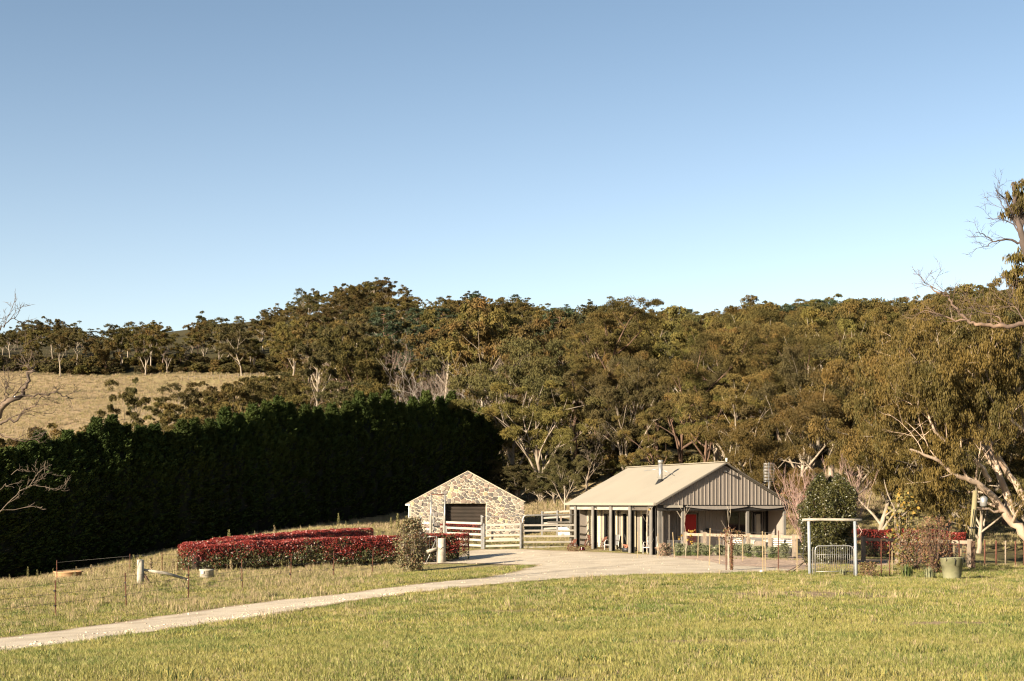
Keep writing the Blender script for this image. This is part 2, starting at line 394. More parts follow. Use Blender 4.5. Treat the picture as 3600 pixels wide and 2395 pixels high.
for py_, w_ in ((1381,1.3),(1403,1.0)):
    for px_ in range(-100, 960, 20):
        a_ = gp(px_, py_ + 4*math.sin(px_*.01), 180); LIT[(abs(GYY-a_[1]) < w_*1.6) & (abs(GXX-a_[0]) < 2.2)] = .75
gme = np_mesh('ground', np.stack([GXX.ravel(), GYY.ravel(), GZZ.ravel()], -1), GF, [], smooth=True)
for nm, arr in (('dry', DRY), ('litter', LIT)):
    a = gme.attributes.new(nm, 'FLOAT', 'POINT'); a.data.foreach_set('value', arr.ravel().astype(np.float32))
def ground_mat():
    m = bpy.data.materials.new('pasture_ground'); m.use_nodes = True
    nt = m.node_tree; N = nt.nodes.new; L = nt.links.new; p = nt.nodes['Principled BSDF']
    p.inputs['Roughness'].default_value = .95; p.inputs['Specular IOR Level'].default_value = .1
    g = N('ShaderNodeNewGeometry')
    def noise(sc, det=6):
        n = N('ShaderNodeTexNoise'); n.inputs['Scale'].default_value = sc; n.inputs['Detail'].default_value = det; n.inputs['Roughness'].default_value = .65
        L(g.outputs['Position'], n.inputs['Vector']); return n.outputs['Fac']
    def ramp(f, c1, c2, a=.35, b=.65):
        r = N('ShaderNodeValToRGB'); r.color_ramp.elements[0].color = (*c1,1); r.color_ramp.elements[1].color = (*c2,1)
        r.color_ramp.elements[0].position = a; r.color_ramp.elements[1].position = b; L(f, r.inputs[0]); return r.outputs[0]
    def mix(f, a, b):
        x = N('ShaderNodeMix'); x.data_type = 'RGBA'; L(f, x.inputs[0]); L(a, x.inputs[6]); L(b, x.inputs[7]); return x.outputs[2]
    green = ramp(noise(2.5), (.13,.155,.036), (.25,.21,.075)); straw = ramp(noise(1.3), (.27,.195,.12), (.21,.155,.09))
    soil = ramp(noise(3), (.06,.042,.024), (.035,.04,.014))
    a1 = N('ShaderNodeAttribute'); a1.attribute_name = 'dry'; a2 = N('ShaderNodeAttribute'); a2.attribute_name = 'litter'
    md = N('ShaderNodeMath'); md.operation = 'MULTIPLY_ADD'; md.inputs[1].default_value = .9; md.use_clamp = True
    n3 = N('ShaderNodeMath'); n3.operation = 'MULTIPLY_ADD'; n3.inputs[1].default_value = .8; n3.inputs[2].default_value = -.35
    L(noise(.9), n3.inputs[0]); L(a1.outputs['Fac'], md.inputs[0]); L(n3.outputs[0], md.inputs[2])
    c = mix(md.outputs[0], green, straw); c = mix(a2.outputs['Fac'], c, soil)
    L(c, p.inputs['Base Color'])
    b = N('ShaderNodeBump'); b.inputs['Strength'].default_value = .9; b.inputs['Distance'].default_value = .25
    L(noise(2.2, 8), b.inputs['Height']); L(b.outputs[0], p.inputs['Normal'])
    return m
gme.materials.append(ground_mat())
tag(link('ground', gme), 'rolling pasture and hillside ground under the grass and forest', None, kind='structure')

# ---------------------------------------------------------------- gravel drive and yard
def inpoly(x, y, poly):
    x = np.asarray(x); y = np.asarray(y); c = np.zeros(x.shape, bool); n = len(poly)
    for i in range(n):
        x1, y1 = poly[i]; x2, y2 = poly[(i+1) % n]
        if y1 == y2: continue
        k = ((y1 > y) != (y2 > y)) & (x < (x2-x1)*(y-y1)/(y2-y1) + x1)
        c ^= k
    return c
DPX = [(-120,2312),(0,2300),(250,2268),(500,2230),(800,2190),(1050,2150),(1300,2108),(1500,2085),(1750,2058),(2000,2036),(2250,2024),(2480,2020),(2700,2016),
       (2850,2010),(2848,1985),(2800,1975),(2700,1972),(2560,1966),(2400,1957),(2320,1953),(2240,1950),(2100,1944),(2035,1940),(1830,1936),(1690,1934),(1640,1942),(1600,1968),(1480,1975),
       (1350,1982),(1400,1989),(1560,1984),(1700,1984),(1880,1991),(1800,2015),(1700,2035),(1500,2053),(1200,2092),(1000,2112),(780,2140),(500,2178),(250,2216),(0,2248),(-120,2262)]
DW = [gp(*p) for p in DPX]
def densify(poly, st, jit, seed):
    r = random.Random(seed); out = []
    for i in range(len(poly)):
        a, b = Vector(poly[i]), Vector(poly[(i+1) % len(poly)]); n = max(1, int((b-a).length / st))
        for k in range(n):
            q = a.lerp(b, k/n); out.append((q.x + r.gauss(0, jit), q.y + r.gauss(0, jit)))
    return out
DB = densify(DW, .5, .09, 3)
def sheet(name, poly, step, lift, m, label):
    xs = [p[0] for p in poly]; ys = [p[1] for p in poly]
    X, Y = np.meshgrid(np.arange(min(xs), max(xs), step), np.arange(min(ys), max(ys), step))
    k = inpoly(X, Y, poly); pts = [Vector(p) for p in poly] + [Vector(p) for p in zip(X[k], Y[k])]
    n = len(poly)
    vo, eo, fo, *_ = delaunay_2d_cdt(pts, [(i, (i+1) % n) for i in range(n)], [], 1, 1e-4)
    va = np.array([(v.x, v.y) for v in vo]); z = TZ(va[:,0], va[:,1]) + lift
    me = bpy.data.meshes.new(name); me.from_pydata(np.c_[va, z].tolist(), [], [tuple(f) for f in fo]); me.materials.append(m)
    me.polygons.foreach_set('use_smooth', [True]*len(me.polygons))
    P_ = np.array([tuple(q) for q in poly]); Q_ = np.roll(P_, -1, 0); dist = np.full(len(va), 9.)
    for a_, b_ in zip(P_, Q_):
        e = b_ - a_; t = np.clip(((va - a_)@e)/max(e@e, 1e-9), 0, 1); dist = np.minimum(dist, np.linalg.norm(va - a_ - t[:,None]*e, axis=1))
    at_ = me.attributes.new('verge', 'FLOAT', 'POINT'); at_.data.foreach_set('value', np.clip(1 - dist/.55, 0, 1).astype(np.float32))
    o = link(name, me); tag(o, label, None, kind='structure'); return o
GRAV = mat('crushed_gravel', (.63,.54,.41), (.50,.42,.315), scale=.8, rough=.95, bump=.5, bscale=30, c3=(.575,.485,.36), coords='World', detail=10)
def verge_soil(m, soil, amt):
    nt = m.node_tree; p = nt.nodes['Principled BSDF']; src = p.inputs['Base Color'].links[0].from_socket; N = nt.nodes.new; L = nt.links.new
    a = N('ShaderNodeAttribute'); a.attribute_name = 'verge'; n = N('ShaderNodeTexNoise'); n.inputs['Scale'].default_value = 1.1; n.inputs['Detail'].default_value = 6; g = N('ShaderNodeNewGeometry'); L(g.outputs['Position'], n.inputs['Vector'])
    x = N('ShaderNodeMath'); x.operation = 'MULTIPLY_ADD'; x.inputs[1].default_value = 2.6; x.inputs[2].default_value = -1.45; L(n.outputs['Fac'], x.inputs[0])
    y = N('ShaderNodeMath'); y.operation = 'MULTIPLY_ADD'; y.use_clamp = True; y.inputs[1].default_value = amt; L(a.outputs['Fac'], y.inputs[0]); L(x.outputs[0], y.inputs[2])
    mx = N('ShaderNodeMix'); mx.data_type = 'RGBA'; mx.inputs[7].default_value = (*soil, 1); L(y.outputs[0], mx.inputs[0]); L(src, mx.inputs[6]); L(mx.outputs[2], p.inputs['Base Color'])
verge_soil(GRAV, (.21,.15,.09), 1.2)
sheet('gravel_driveway', DB, .35, .025, GRAV, 'pale gravel drive running from the left up to the yard before the house')

# ---------------------------------------------------------------- scattering of uncountable things
def scatter(name, pts, rot, sc, protos, label, cat=None, idx=None):
    col = bpy.data.collections.new(name + '_variants')
    for i, me in enumerate(protos):
        o = bpy.data.objects.new(name.rstrip('s') + '_variant_' + 'abcdefghij'[i], me); col.objects.link(o)
    me = bpy.data.meshes.new(name); me.vertices.add(len(pts)); me.vertices.foreach_set('co', np.asarray(pts, np.float32).ravel())
    a = me.attributes.new('rot', 'FLOAT_VECTOR', 'POINT'); a.data.foreach_set('vector', np.asarray(rot, np.float32).ravel())
    sc = np.asarray(sc, np.float32); sc = sc if sc.ndim == 2 else np.repeat(sc[:, None], 3, 1)
    a = me.attributes.new('scl', 'FLOAT_VECTOR', 'POINT'); a.data.foreach_set('vector', sc.ravel())
    if idx is not None: a = me.attributes.new('pick', 'INT', 'POINT'); a.data.foreach_set('value', np.asarray(idx, np.int32))
    o = link(name, me)
    g = bpy.data.node_groups.new(name, 'GeometryNodeTree')
    g.interface.new_socket('Geometry', in_out='INPUT', socket_type='NodeSocketGeometry'); g.interface.new_socket('Geometry', in_out='OUTPUT', socket_type='NodeSocketGeometry')
    N = g.nodes.new; gin = N('NodeGroupInput'); gout = N('NodeGroupOutput'); ip = N('GeometryNodeInstanceOnPoints'); ci = N('GeometryNodeCollectionInfo')
    ci.inputs['Collection'].default_value = col; ci.inputs['Separate Children'].default_value = True; ci.inputs['Reset Children'].default_value = True
    ip.inputs['Pick Instance'].default_value = True
    rn = N('FunctionNodeRandomValue'); rn.data_type = 'INT'; rn.inputs[4].default_value = 0; rn.inputs[5].default_value = len(protos) - 1
    ar = N('GeometryNodeInputNamedAttribute'); ar.data_type = 'FLOAT_VECTOR'; ar.inputs['Name'].default_value = 'rot'
    as_ = N('GeometryNodeInputNamedAttribute'); as_.data_type = 'FLOAT_VECTOR'; as_.inputs['Name'].default_value = 'scl'
    er = N('FunctionNodeEulerToRotation')
    L = g.links.new
    mv = N('GeometryNodeMeshToPoints')
    L(gin.outputs[0], mv.inputs[0]); L(mv.outputs[0], ip.inputs['Points']); L(ci.outputs[0], ip.inputs['Instance'])
    if idx is not None:
        ai = N('GeometryNodeInputNamedAttribute'); ai.data_type = 'INT'; ai.inputs['Name'].default_value = 'pick'; L(ai.outputs[0], ip.inputs['Instance Index'])
    else: L(rn.outputs[2], ip.inputs['Instance Index'])
    L(ar.outputs[0], er.inputs[0]); L(er.outputs[0], ip.inputs['Rotation']); L(as_.outputs[0], ip.inputs['Scale']); L(ip.outputs[0], gout.inputs[0])
    md = o.modifiers.new('scatter', 'NODES'); md.node_group = g
    tag(o, label, None, kind='stuff'); return o

BL_G = mat('green_grass_blade', (.145,.185,.034), (.36,.31,.085), scale=.45, rough=.6, trans=.3, coords='World', c3=(.245,.24,.052), objrand=.15)
BL_Y = mat('yellowing_grass_blade', (.36,.33,.11), (.30,.28,.085), scale=.8, rough=.65, trans=.3, coords='World', objrand=.15)
BL_D = mat('straw_grass_blade', (.44,.33,.205), (.33,.25,.15), scale=1, rough=.75, trans=.2, coords='World', objrand=.15)
BL_K = mat('deep_green_grass_blade', (.06,.095,.018), (.085,.11,.025), scale=.8, rough=.6, trans=.25, coords='World', objrand=.15)
def tuft(rng, n, rad, h, w, mix, lean=.6):
    V, F, M = [], [], []
    for i in range(n):
        a = rng.uniform(0, 6.283); r = rad * math.sqrt(rng.random()); x, y = r*math.cos(a), r*math.sin(a)
        hh = h * rng.uniform(.5, 1.15); ln = abs(rng.normal(0, lean)) * hh; b = rng.uniform(0, 6.283); f = rng.uniform(0, 6.283)
        dx, dy = math.cos(b)*ln, math.sin(b)*ln; sx, sy = math.cos(f)*w/2, math.sin(f)*w/2; k = len(V)
        V += [(x-sx,y-sy,-.02),(x+sx,y+sy,-.02),(x+dx*.35+sx*.7,y+dy*.35+sy*.7,hh*.6),(x+dx*.35-sx*.7,y+dy*.35-sy*.7,hh*.6),(x+dx,y+dy,hh)]
        F += [(k,k+1,k+2,k+3),(k+3,k+2,k+4)]; m = rng.choice(len(mix), p=mix); M += [m, m]
    me = bpy.data.meshes.new('grass_tuft'); me.from_pydata(V, [], F)
    for m in (BL_G, BL_Y, BL_D, BL_K): me.materials.append(m)
    me.polygons.foreach_set('material_index', M); me.update(); return me
nr = np.random.default_rng(11)
lawn = [tuft(nr, 26, .13, h, .0075, mx) for h, mx in ((.055,(.62,.26,.08,.04)),(.07,(.5,.36,.10,.04)),(.05,(.36,.42,.2,.02)),(.10,(.50,.2,.04,.26)))]
lawn_far = [tuft(nr, 26, .22, h, .014, mx) for h, mx in ((.075,(.62,.26,.08,.04)),(.11,(.5,.36,.10,.04)),(.08,(.34,.42,.22,.02)),(.13,(.5,.2,.05,.25)))]
straw_t = [tuft(nr, 30, .2, h, .014, mx, .6) for h, mx in ((.22,(.26,.30,.42,.02)),(.30,(.14,.28,.56,.02)),(.16,(.25,.35,.38,.02)))]
tussock = [tuft(nr, 40, .45, h, .035, mx, .8) for h, mx in ((.45,(.05,.1,.85,0)),(.6,(.08,.12,.8,0)),(.35,(.25,.3,.45,0)))]
HOUSE_POLY = None
def frus(n, y0, y1, m=.375, pad=2.5, rng=nr):
    y = np.sqrt(rng.uniform(y0*y0, y1*y1, n)); x = rng.uniform(-1, 1, n) * (m*y + pad); return x, y
U0 = Vector((.935,.354,0)); V0 = Vector((-.354,.935,0)); H0 = Vector((7.08,69,0))
def Hw(u, v, z): return H0 + U0*u + V0*v + Vector((0,0,z))
S0 = Vector((-6.69, 94, 0)); SU = Vector((.995,.10,0)); SV = Vector((-.10,.995,0))
def Sw(u, v, z): return S0 + SU*u + SV*v + Vector((0,0,z))
NOG = [[tuple(Hw(u,v,0)[:2]) for u,v in ((-.1,-.2),(7.6,-.2),(7.6,11.3),(-.1,11.3))], [tuple(Sw(u,v,0)[:2]) for u,v in ((-.1,0),(7.6,0),(7.6,9),(-.1,9))]]
BED = [gp(*p) for p in ((2320,1953),(2400,1957),(2560,1966),(2700,1972),(2800,1975),(2850,1985),(2980,1990),(3150,1990),(3140,1975),(2800,1950),(2600,1940),(2330,1940))]
def ok(x, y):
    k = ~inpoly(x + nr.normal(0,.12,len(x)), y + nr.normal(0,.25,len(x)), DB)
    for p in NOG: k &= ~inpoly(x, y, p)
    return k & ~(inpoly(x, y, BED) & (nr.random(len(x)) < .85))
def put(x, y, s, lo=.7, hi=1.25, lift=0):
    n = len(x); z = TZ(x, y) + lift
    return np.c_[x, y, z], np.c_[nr.normal(0,.08,n), nr.normal(0,.08,n), nr.uniform(0,6.283,n)], s * nr.uniform(lo, hi, n)
WORN = [(gp(2800,2088),(3.6,2.0)),(gp(3020,2100),(2.2,1.3)),(gp(3300,2195),(2.6,1.2)),(gp(2500,2255),(1.6,.8)),(gp(3480,2030),(1.6,.9)),(gp(1250,2330),(.8,.2))]
def bare(x, y):    # worn patches in the lawn
    e = sum(np.exp(-((x-c[0])/r[0])**2*1.5 - ((y-c[1])/r[1])**2*1.5) for c, r in WORN) * (.75 + .9*vnoise(x, y, .7, 17))
    return np.clip(e, 0, 1) + smooth(vnoise(x*.35, y, 1.4, 21), .74, .86) * smooth(vnoise(x, y, .8, 4), .2, .6)
x, y = frus(42000, 12.5, 27); d = dryness(x, y); k = ok(x, y) & (nr.random(len(x)) > bare(x, y)*.9); x, y = x[k], y[k]
P1 = put(x, y, .50 + .38*vnoise(x, y, 1.6, 12))
scatter('lawn_grass', *P1, lawn, 'short yellow-green grass in the front of the paddock')
x, y = frus(52000, 26, 62); k = ok(x, y) & (nr.random(len(x)) > bare(x, y)*.9); left = smooth(y + x*.75, 30, 37) * smooth(-x, 3, 8)
k &= nr.random(len(x)) > left*.6; x, y = x[k], y[k]
scatter('paddock_grass', *put(x, y, .55 + .40*vnoise(x, y, 2, 12)), lawn_far, 'yellow-green grass further up the paddock and along the drive')
x, y = frus(60000, 34, 102); left = smooth(y + x*.75, 30, 40) * smooth(-x, 3, 8); w = np.maximum(left*(y < 100), smooth(y, 76, 84)*.9*(x > -12))
w = np.maximum(w, .12*(y<60)) * (.35 + .65*vnoise(x, y, 1.7, 31)); k = ok(x, y) & (nr.random(len(x)) < w); x, y = x[k], y[k]
scatter('dry_grass', *put(x, y, .42 + .5*vnoise(x, y, 2.2, 14)), straw_t, 'long dry straw grass on the left slope and behind the yards')
x, y = frus(16000, 100, 130, .4, 4); k = (nr.random(len(x)) < .75); x, y = x[k], y[k]
x2, y2 = frus(36000, 200, 408, .56, 5); k = (pxof(x2, y2) < 1500); x2, y2 = x2[k], y2[k]
x, y = np.r_[x, x2], np.r_[y, y2]
scatter('tussock_grass', *put(x, y, .62 + .5*smooth(y, 150, 300) ), tussock, 'tan tussock grass on the meadow below the far trees')
cl = [tuft(nr, 30, .12, .07, .018, (.3,.05,0,.65)), tuft(nr, 24, .16, .11, .012, (.35,.1,.05,.5)), tuft(nr, 22, .10, .05, .022, (.5,.1,0,.4))]
x, y = frus(26000, 12.5, 60); k = (vnoise(x*1.0, y*.8, 1.3, 44)*vnoise(x, y, .45, 45) > .42) & ok(x, y); x, y = x[k], y[k]
scatter('clover', *put(x, y, 1.0), cl, 'darker green clover and coarse tufts patched through the lawn')
x, y = frus(5000, 12.5, 55); k = (vnoise(x*.6, y, 1.6, 54)*vnoise(x, y, .5, 55) > .40) & ok(x, y); x, y = x[k], y[k]
scatter('straw_tufts', *put(x, y, .3), straw_t, 'straw-coloured dead tufts scattered through the lawn')
# gravel stones
def pebble(rng, s):
    b = MB(); n = 6
    ph = [(s*rng.uniform(.35,.6), i) for i in range(n)]
    ring = lambda z, f: [(ph[i][0]*f*math.cos(i*6.283/n), ph[i][0]*f*math.sin(i*6.283/n), z) for i in range(n)]
    b.add(ring(-s*.1,1) + ring(s*.15,1.05) + ring(s*.32,.55), [(i,(i+1)%n,n+(i+1)%n,n+i) for i in range(n)] + [(n+i,n+(i+1)%n,2*n+(i+1)%n,2*n+i) for i in range(n)] + [tuple(range(2*n,3*n))])
    return b.mesh('pebble', PEB)
PEB = mat('crushed_stone', (.85,.68,.47), (.26,.21,.15), scale=.6, rough=.9, objrand=.35, coords='World')
pebs = [pebble(nr, .045), pebble(nr, .06), pebble(nr, .032)]
x, y = frus(110000, 28, 76, .4, 3); k = inpoly(x, y, DW); x, y = x[k], y[k]
LE = np.array([gp(*q) for q in DPX[:8]]); de = np.full(len(x), 9.)
for a_, b_ in zip(LE[:-1], LE[1:]):
    e = b_ - a_; pt = np.c_[x, y]; t = np.clip(((pt - a_)@e)/(e@e), 0, 1); de = np.minimum(de, np.linalg.norm(pt - a_ - t[:,None]*e, axis=1))
k = nr.random(len(x)) < np.where(y < 52, np.where((de > .25) & (de < 1.7), 1, .10), .06) * (.35 + .65*vnoise(x + y*.4, y, .9, 5)); x, y = x[k], y[k]
scatter('gravel', *put(x, y, 1, .5, 1.4, .02), pebs, 'loose crushed stones on the drive and yard')

# ---------------------------------------------------------------- trees
def gum_proto(seed, H, P, nspray, nleaf, LL, LW, R0, lmat, bark, droop=.7, flat=.65, k=5):
    r = random.Random(seed); rn = np.random.default_rng(seed); out, tips = [], []
    grow(r, (0,0,-.4), (r.uniform(-.1,.1), r.uniform(-.1,.1), 1), H*P['trunk'], H*P.get('tr', .026), 0, out, tips, P)
    tips = [t for t in tips if t[0].z > H*P.get('low', .2)]
    zmax = max(t[0].z for t in tips) + R0*.6; s = H / zmax
    out = [([p*s for p in pts], [q*s for q in rad]) for pts, rad in out]; tips = [(p*s, d, l) for p, d, l in tips]
    tm = tubes_np(out, k).mesh('trunk', bark)
    V, F = clumps(tips, rn, R0, nspray, nleaf, LL, LW, droop, flat, .8)
    return tm, np_mesh('crown', V, F, lmat), H
PR = dict(levels=2, nb=(6,4,3), start=(.38,.35,.4), ang=((.45,.95),(.4,.9),(.4,.9)), len=((.5,.75),(.45,.7),(.4,.6)), wob=.07, up=.07, taper=.65, rr=.62, trunk=.8)
PA = dict(PR, nb=(7,4,3)); PB = dict(PR, nb=(5,5,3), start=(.22,.3,.4), trunk=.62, ang=((.35,.8),(.4,.9),(.4,.9)), len=((.75,1.0),(.45,.7),(.4,.6)))
PT = dict(PR, nb=(8,3,3), start=(.5,.35,.4), trunk=.95, len=((.28,.42),(.5,.7),(.4,.6)))
near = [gum_proto(1, 14, dict(PB, nb=(7,3,2), low=.12), 16, 92, .20, .056, 1.25, GUM, BARK, .9, .62),
        gum_proto(2, 16, dict(PA, nb=(8,2,2), start=(.25,.35,.4), low=.15), 16, 96, .20, .056, 1.3, GUM, BARKB, .7, .6),
        gum_proto(3, 13, dict(PB, nb=(8,3,2), low=.08, start=(.12,.25,.3)), 17, 105, .21, .048, 1.25, DROOP, BARK, 1.5, .8),
        gum_proto(4, 17, dict(PT, nb=(9,2,2), start=(.35,.3,.4), low=.2), 16, 92, .20, .056, 1.3, GUM, BARKB, .7, .6),
        gum_proto(5, 12, dict(PB, nb=(7,4,2), low=.05, start=(.12,.2,.3)), 16, 85, .20, .056, 1.2, GUM_G, BARK, .8, .7)]
mid = [gum_proto(11, 13, dict(PB, nb=(6,2,2), low=.2), 15, 42, .42, .125, 1.3, GUM, BARK, .5, .6, 4),
       gum_proto(12, 15, dict(PA, nb=(6,2,2), low=.3), 15, 42, .42, .125, 1.3, GUM, BARK, .5, .55, 4),
       gum_proto(13, 16, dict(PT, nb=(6,2,2), low=.42, start=(.42,.35,.4)), 15, 44, .42, .125, 1.25, GUM_G, BARK, .4, .55, 4),
       gum_proto(14, 12, dict(PB, nb=(7,3,2), low=.08, start=(.15,.2,.3)), 14, 36, .42, .125, 1.35, GUM, BARKB, .6, .65, 4),
       gum_proto(15, 14, dict(PA, nb=(6,3,2), low=.25, start=(.3,.3,.4)), 15, 34, .42, .125, 1.35, GUM_G, BARK, .6, .6, 4)]
def pine_proto(seed, H, leafs=60):
    r = random.Random(seed); rn = np.random.default_rng(seed); out = [([Vector((0,0,-.3)), Vector((.1,0,H*.5)), Vector((0,.1,H*.97))], [H*.02, H*.013, .03])]; tips = []
    z = H*.3
    while z < H*.97:
        w = H*.27*(1 - (z/H - .3)**2*1.1) * r.uniform(.7, 1.1)
        for i in range(4):
            a = r.uniform(0, 6.28); p0 = Vector((0,0,z)); p1 = Vector((math.cos(a)*w, math.sin(a)*w, z + w*.12))
            out.append(([p0, p0.lerp(p1,.5)+Vector((0,0,-.1)), p1], [.07,.05,.02]))
            for t in (.45,.75,1): tips.append((p0.lerp(p1, t), Vector((0,0,1)), 2))
        z += H*.055
    V, F = clumps(tips, rn, .75, 4, leafs//3, .45, .10, -.2, .4)
    return tubes_np(out, 4).mesh('trunk', BARKB), np_mesh('crown', V, F, PINE), H
pines = [pine_proto(21, 13), pine_proto(22, 15)]
def bare_proto(seed, H, bark, lv=3, P=None, sub=1):
    r = random.Random(seed); out, tips = [], []
    P = dict(dict(PR, levels=lv, nb=(6,5,4,3), start=(.25,.25,.3,.3), ang=((.35,.8),(.35,.8),(.3,.8),(.3,.8)), len=((.6,.85),(.5,.7),(.45,.65),(.4,.6)), trunk=.65, wob=.1, up=.06, rr=.6), **(P or {}))
    grow(r, (0,0,-.3), (r.uniform(-.1,.1), 0, 1), H*P['trunk'], H*.018, 0, out, tips, P)
    zm = max(t[0].z for t in tips); s = H/zm
    return tubes_np([([p*s for p in a], [max(q*s, .012) for q in b]) for a, b in out], 4).mesh('trunk', bark), None, H
bares = [bare_proto(31, 10, TWIG), bare_proto(32, 9, TWIG), bare_proto(33, 11, DEADW, 2), bare_proto(34, 12, DEADW, 3)]
def bushproto(seed, R, lm, n=3500, LL=.3, LW=.12):
    rn = np.random.default_rng(seed); tips = []
    for i in range(14):
        u = unit(rn.normal(size=3) + np.array([0,0,.6])); tips.append((Vector(u*R*rn.uniform(.3,.8)*np.array([1,1,.7]) + np.array([0,0,R*.45])), None, 1))
    V, F = clumps(tips, rn, R*.5, 7, n//98, LL, LW, .3, .8)
    st = MB(); rr = random.Random(seed)
    for i in range(7): a = rr.uniform(0,6.28); st.tube([(0,0,-.2),(math.cos(a)*R*.2,math.sin(a)*R*.2,R*.4),(math.cos(a)*R*.6,math.sin(a)*R*.6,R*.9)], [.05,.035,.015], 4)
    return st.mesh('stems', BARKB), np_mesh('foliage', V, F, lm), R*1.3
PNAMES = {}
def place(name, proto, x, y, h, label, cat='tree', group=None, rz=None, zoff=0, wide=1.0, parts=('trunk', 'crown'), rng=random.Random(77)):
    s = h / proto[2]; rz = rng.uniform(0, 6.28) if rz is None else rz
    t = thing(name, label, cat, (x, y, tz(x, y) + zoff), group, rz)
    t.scale = (s*wide, s*wide, s)
    link(parts[0], proto[0], t)
    if proto[1]: link(parts[1], proto[1], t)
    return t
def treeat(proto, px, Y, toppy, label, name='gum_tree', group=None, wide=1.0, rz=None, cat='tree', parts=('trunk','crown')):
    if proto[1] is None and name != 'dead_tree': name = 'bare_tree'; parts = ('limbs','limbs')
    x = (px-1800)/5000*Y; z0 = tz(x, Y); toppy += 10; h = (1770-toppy)/5000*Y - z0
    placed.append((x, Y, h*.3))
    return place(name, proto, x, Y, h, label, cat, group, rz, 0, wide, parts)
placed = []
ORDV = 'first second third fourth fifth sixth seventh eighth ninth tenth eleventh twelfth thirteenth fourteenth fifteenth sixteenth seventeenth eighteenth nineteenth twentieth twenty-first twenty-second twenty-third twenty-fourth twenty-fifth twenty-sixth twenty-seventh twenty-eighth twenty-ninth thirtieth thirty-first thirty-second'.split()
treeat(near[4], 1795, 139, 1500, 'low dark bushy gum just right of the last cypress', wide=1.1)
treeat(near[0], 1850, 147, 1400, 'dark gum right of the last cypress, behind the hoop-topped gate', wide=1.1)
treeat(near[4], 1930, 140, 1560, 'low bushy gum above the left corner of the house roof', wide=1.3)
for px_, Y_, tp_, w_ in ((1775,130,1610,'leftmost'),(1815,128,1630,'second'),(1858,131,1600,'middle'),(1900,127,1650,'fourth'),(1950,126,1640,'rightmost')): treeat(near[4], px_, Y_, tp_, w_ + ' of the low dark shrubs on the bank behind the hoop-topped gate', 'large_shrub', wide=1.6, cat='shrub', parts=('stems','foliage'))
treeat(near[4], 2060, 134, 1580, 'low bushy gum beside the dark stringybark trunk', wide=1.1)
treeat(near[4], 2230, 128, 1600, 'low bushy gum right of the dark stringybark trunk', wide=1.2)
# trees one can pick out in the photograph
treeat(near[3], 2130, 150, 1052, 'tall dark stringybark standing highest behind the left end of the house roof', 'gum_tree', wide=1.35)
treeat(near[0], 1905, 128, 1330, 'round-crowned pale-limbed gum above the gap between stone shed and house', wide=1.2)
treeat(near[4], 1985, 112, 1560, 'small leaning gum with a pale trunk beside the left end of the house roof', wide=.9)
treeat(near[0], 1760, 136, 1360, 'brown-leaved gum just right of the end of the dark cypress row', wide=1.1)
treeat(near[2], 2720, 90, 1470, 'big drooping golden-green gum behind the right slope of the house roof', wide=1.45)
treeat(near[2], 2950, 94, 1290, 'drooping gum with pale forked limbs above the timber gate frame', wide=1.35)
treeat(near[1], 2480, 120, 1260, 'brown-barked gum rising behind the flue of the house', wide=1.1)
treeat(near[1], 2300, 118, 1420, 'dark-trunked gum directly behind the ridge of the house', wide=1.0)
treeat(near[0], 2600, 112, 1300, 'broad gum behind the peak of the house gable', wide=1.2)
treeat(near[0], 3170, 98, 1110, 'broad gum crown above the yellow-leaved sapling', wide=1.3)
treeat(near[2], 3330, 84, 1200, 'drooping gum behind the power pole', wide=1.35)
treeat(near[2], 3090, 82, 1480, 'low drooping gum over the red hedge by the gate', wide=1.5)
treeat(near[1], 3540, 92, 1070, 'tall gum behind the pale leaning limbs at the right edge', wide=1.2)
treeat(near[2], 3640, 78, 1260, 'dense drooping gum filling the right edge behind the cream limbs', wide=1.4)
treeat(near[0], 2850, 128, 1070, 'gum with a rounded brown top in the skyline above the gate frame', wide=1.2)
treeat(near[4], 3440, 76, 1560, 'low leafy gum between the power pole and the right edge', wide=1.5)
treeat(near[2], 2850, 84, 1640, 'low drooping gum just right of the television aerial', wide=1.4)
treeat(mid[2], 1110, 205, 1150, 'slim tall gum with one pale straight trunk above the cypress row', wide=.75)
treeat(mid[4], 1075, 470, 1010, 'left outer gum on the highest knoll of the hill', wide=.9)
treeat(mid[1], 1350, 505, 962, 'tall gum with open layered top, highest in the skyline', wide=1.1)
treeat(mid[0], 440, 215, 1330, 'gum with green drooping clumps on the tan meadow, leftmost of the meadow trees', wide=.7)
treeat(mid[2], 490, 225, 1320, 'thin gum right beside the leftmost meadow tree', wide=.6)
treeat(mid[3], 590, 190, 1450, 'short bushy brown-green gum on the lower meadow', wide=1.1)
treeat(mid[0], 690, 200, 1390, 'gum with bare lower limbs near the middle of the meadow edge', wide=.9)
treeat(mid[3], 860, 205, 1310, 'wide reddish-brown gum before the upper meadow fence', wide=1.0)
treeat(mid[4], 950, 195, 1420, 'grey-green gum just above the middle of the cypress row', wide=.9)
treeat(mid[3], 250, 170, 1480, 'rounded gum top rising behind the left part of the cypress row', wide=1.1)
treeat(mid[0], 100, 150, 1500, 'loose-leaved gum behind the cypress row near the left edge', wide=.9)
treeat(mid[1], 2690, 260, 1040, 'flat-topped open gum in the skyline right of the house ridge', wide=1.2)
treeat(pines[0], 2400, 300, 1078, 'dark green pine in the skyline behind the house', 'pine_tree', wide=1.3)
treeat(pines[1], 2800, 270, 1060, 'dark green pine in the skyline above the gate frame', 'pine_tree', wide=1.2)
treeat(pines[1], 2905, 280, 1042, 'tallest dark pine in the skyline, right of the gate frame pine', 'pine_tree')
treeat(pines[0], 1970, 250, 1075, 'dark pine in the skyline left of the tall stringybark', 'pine_tree', wide=1.2)
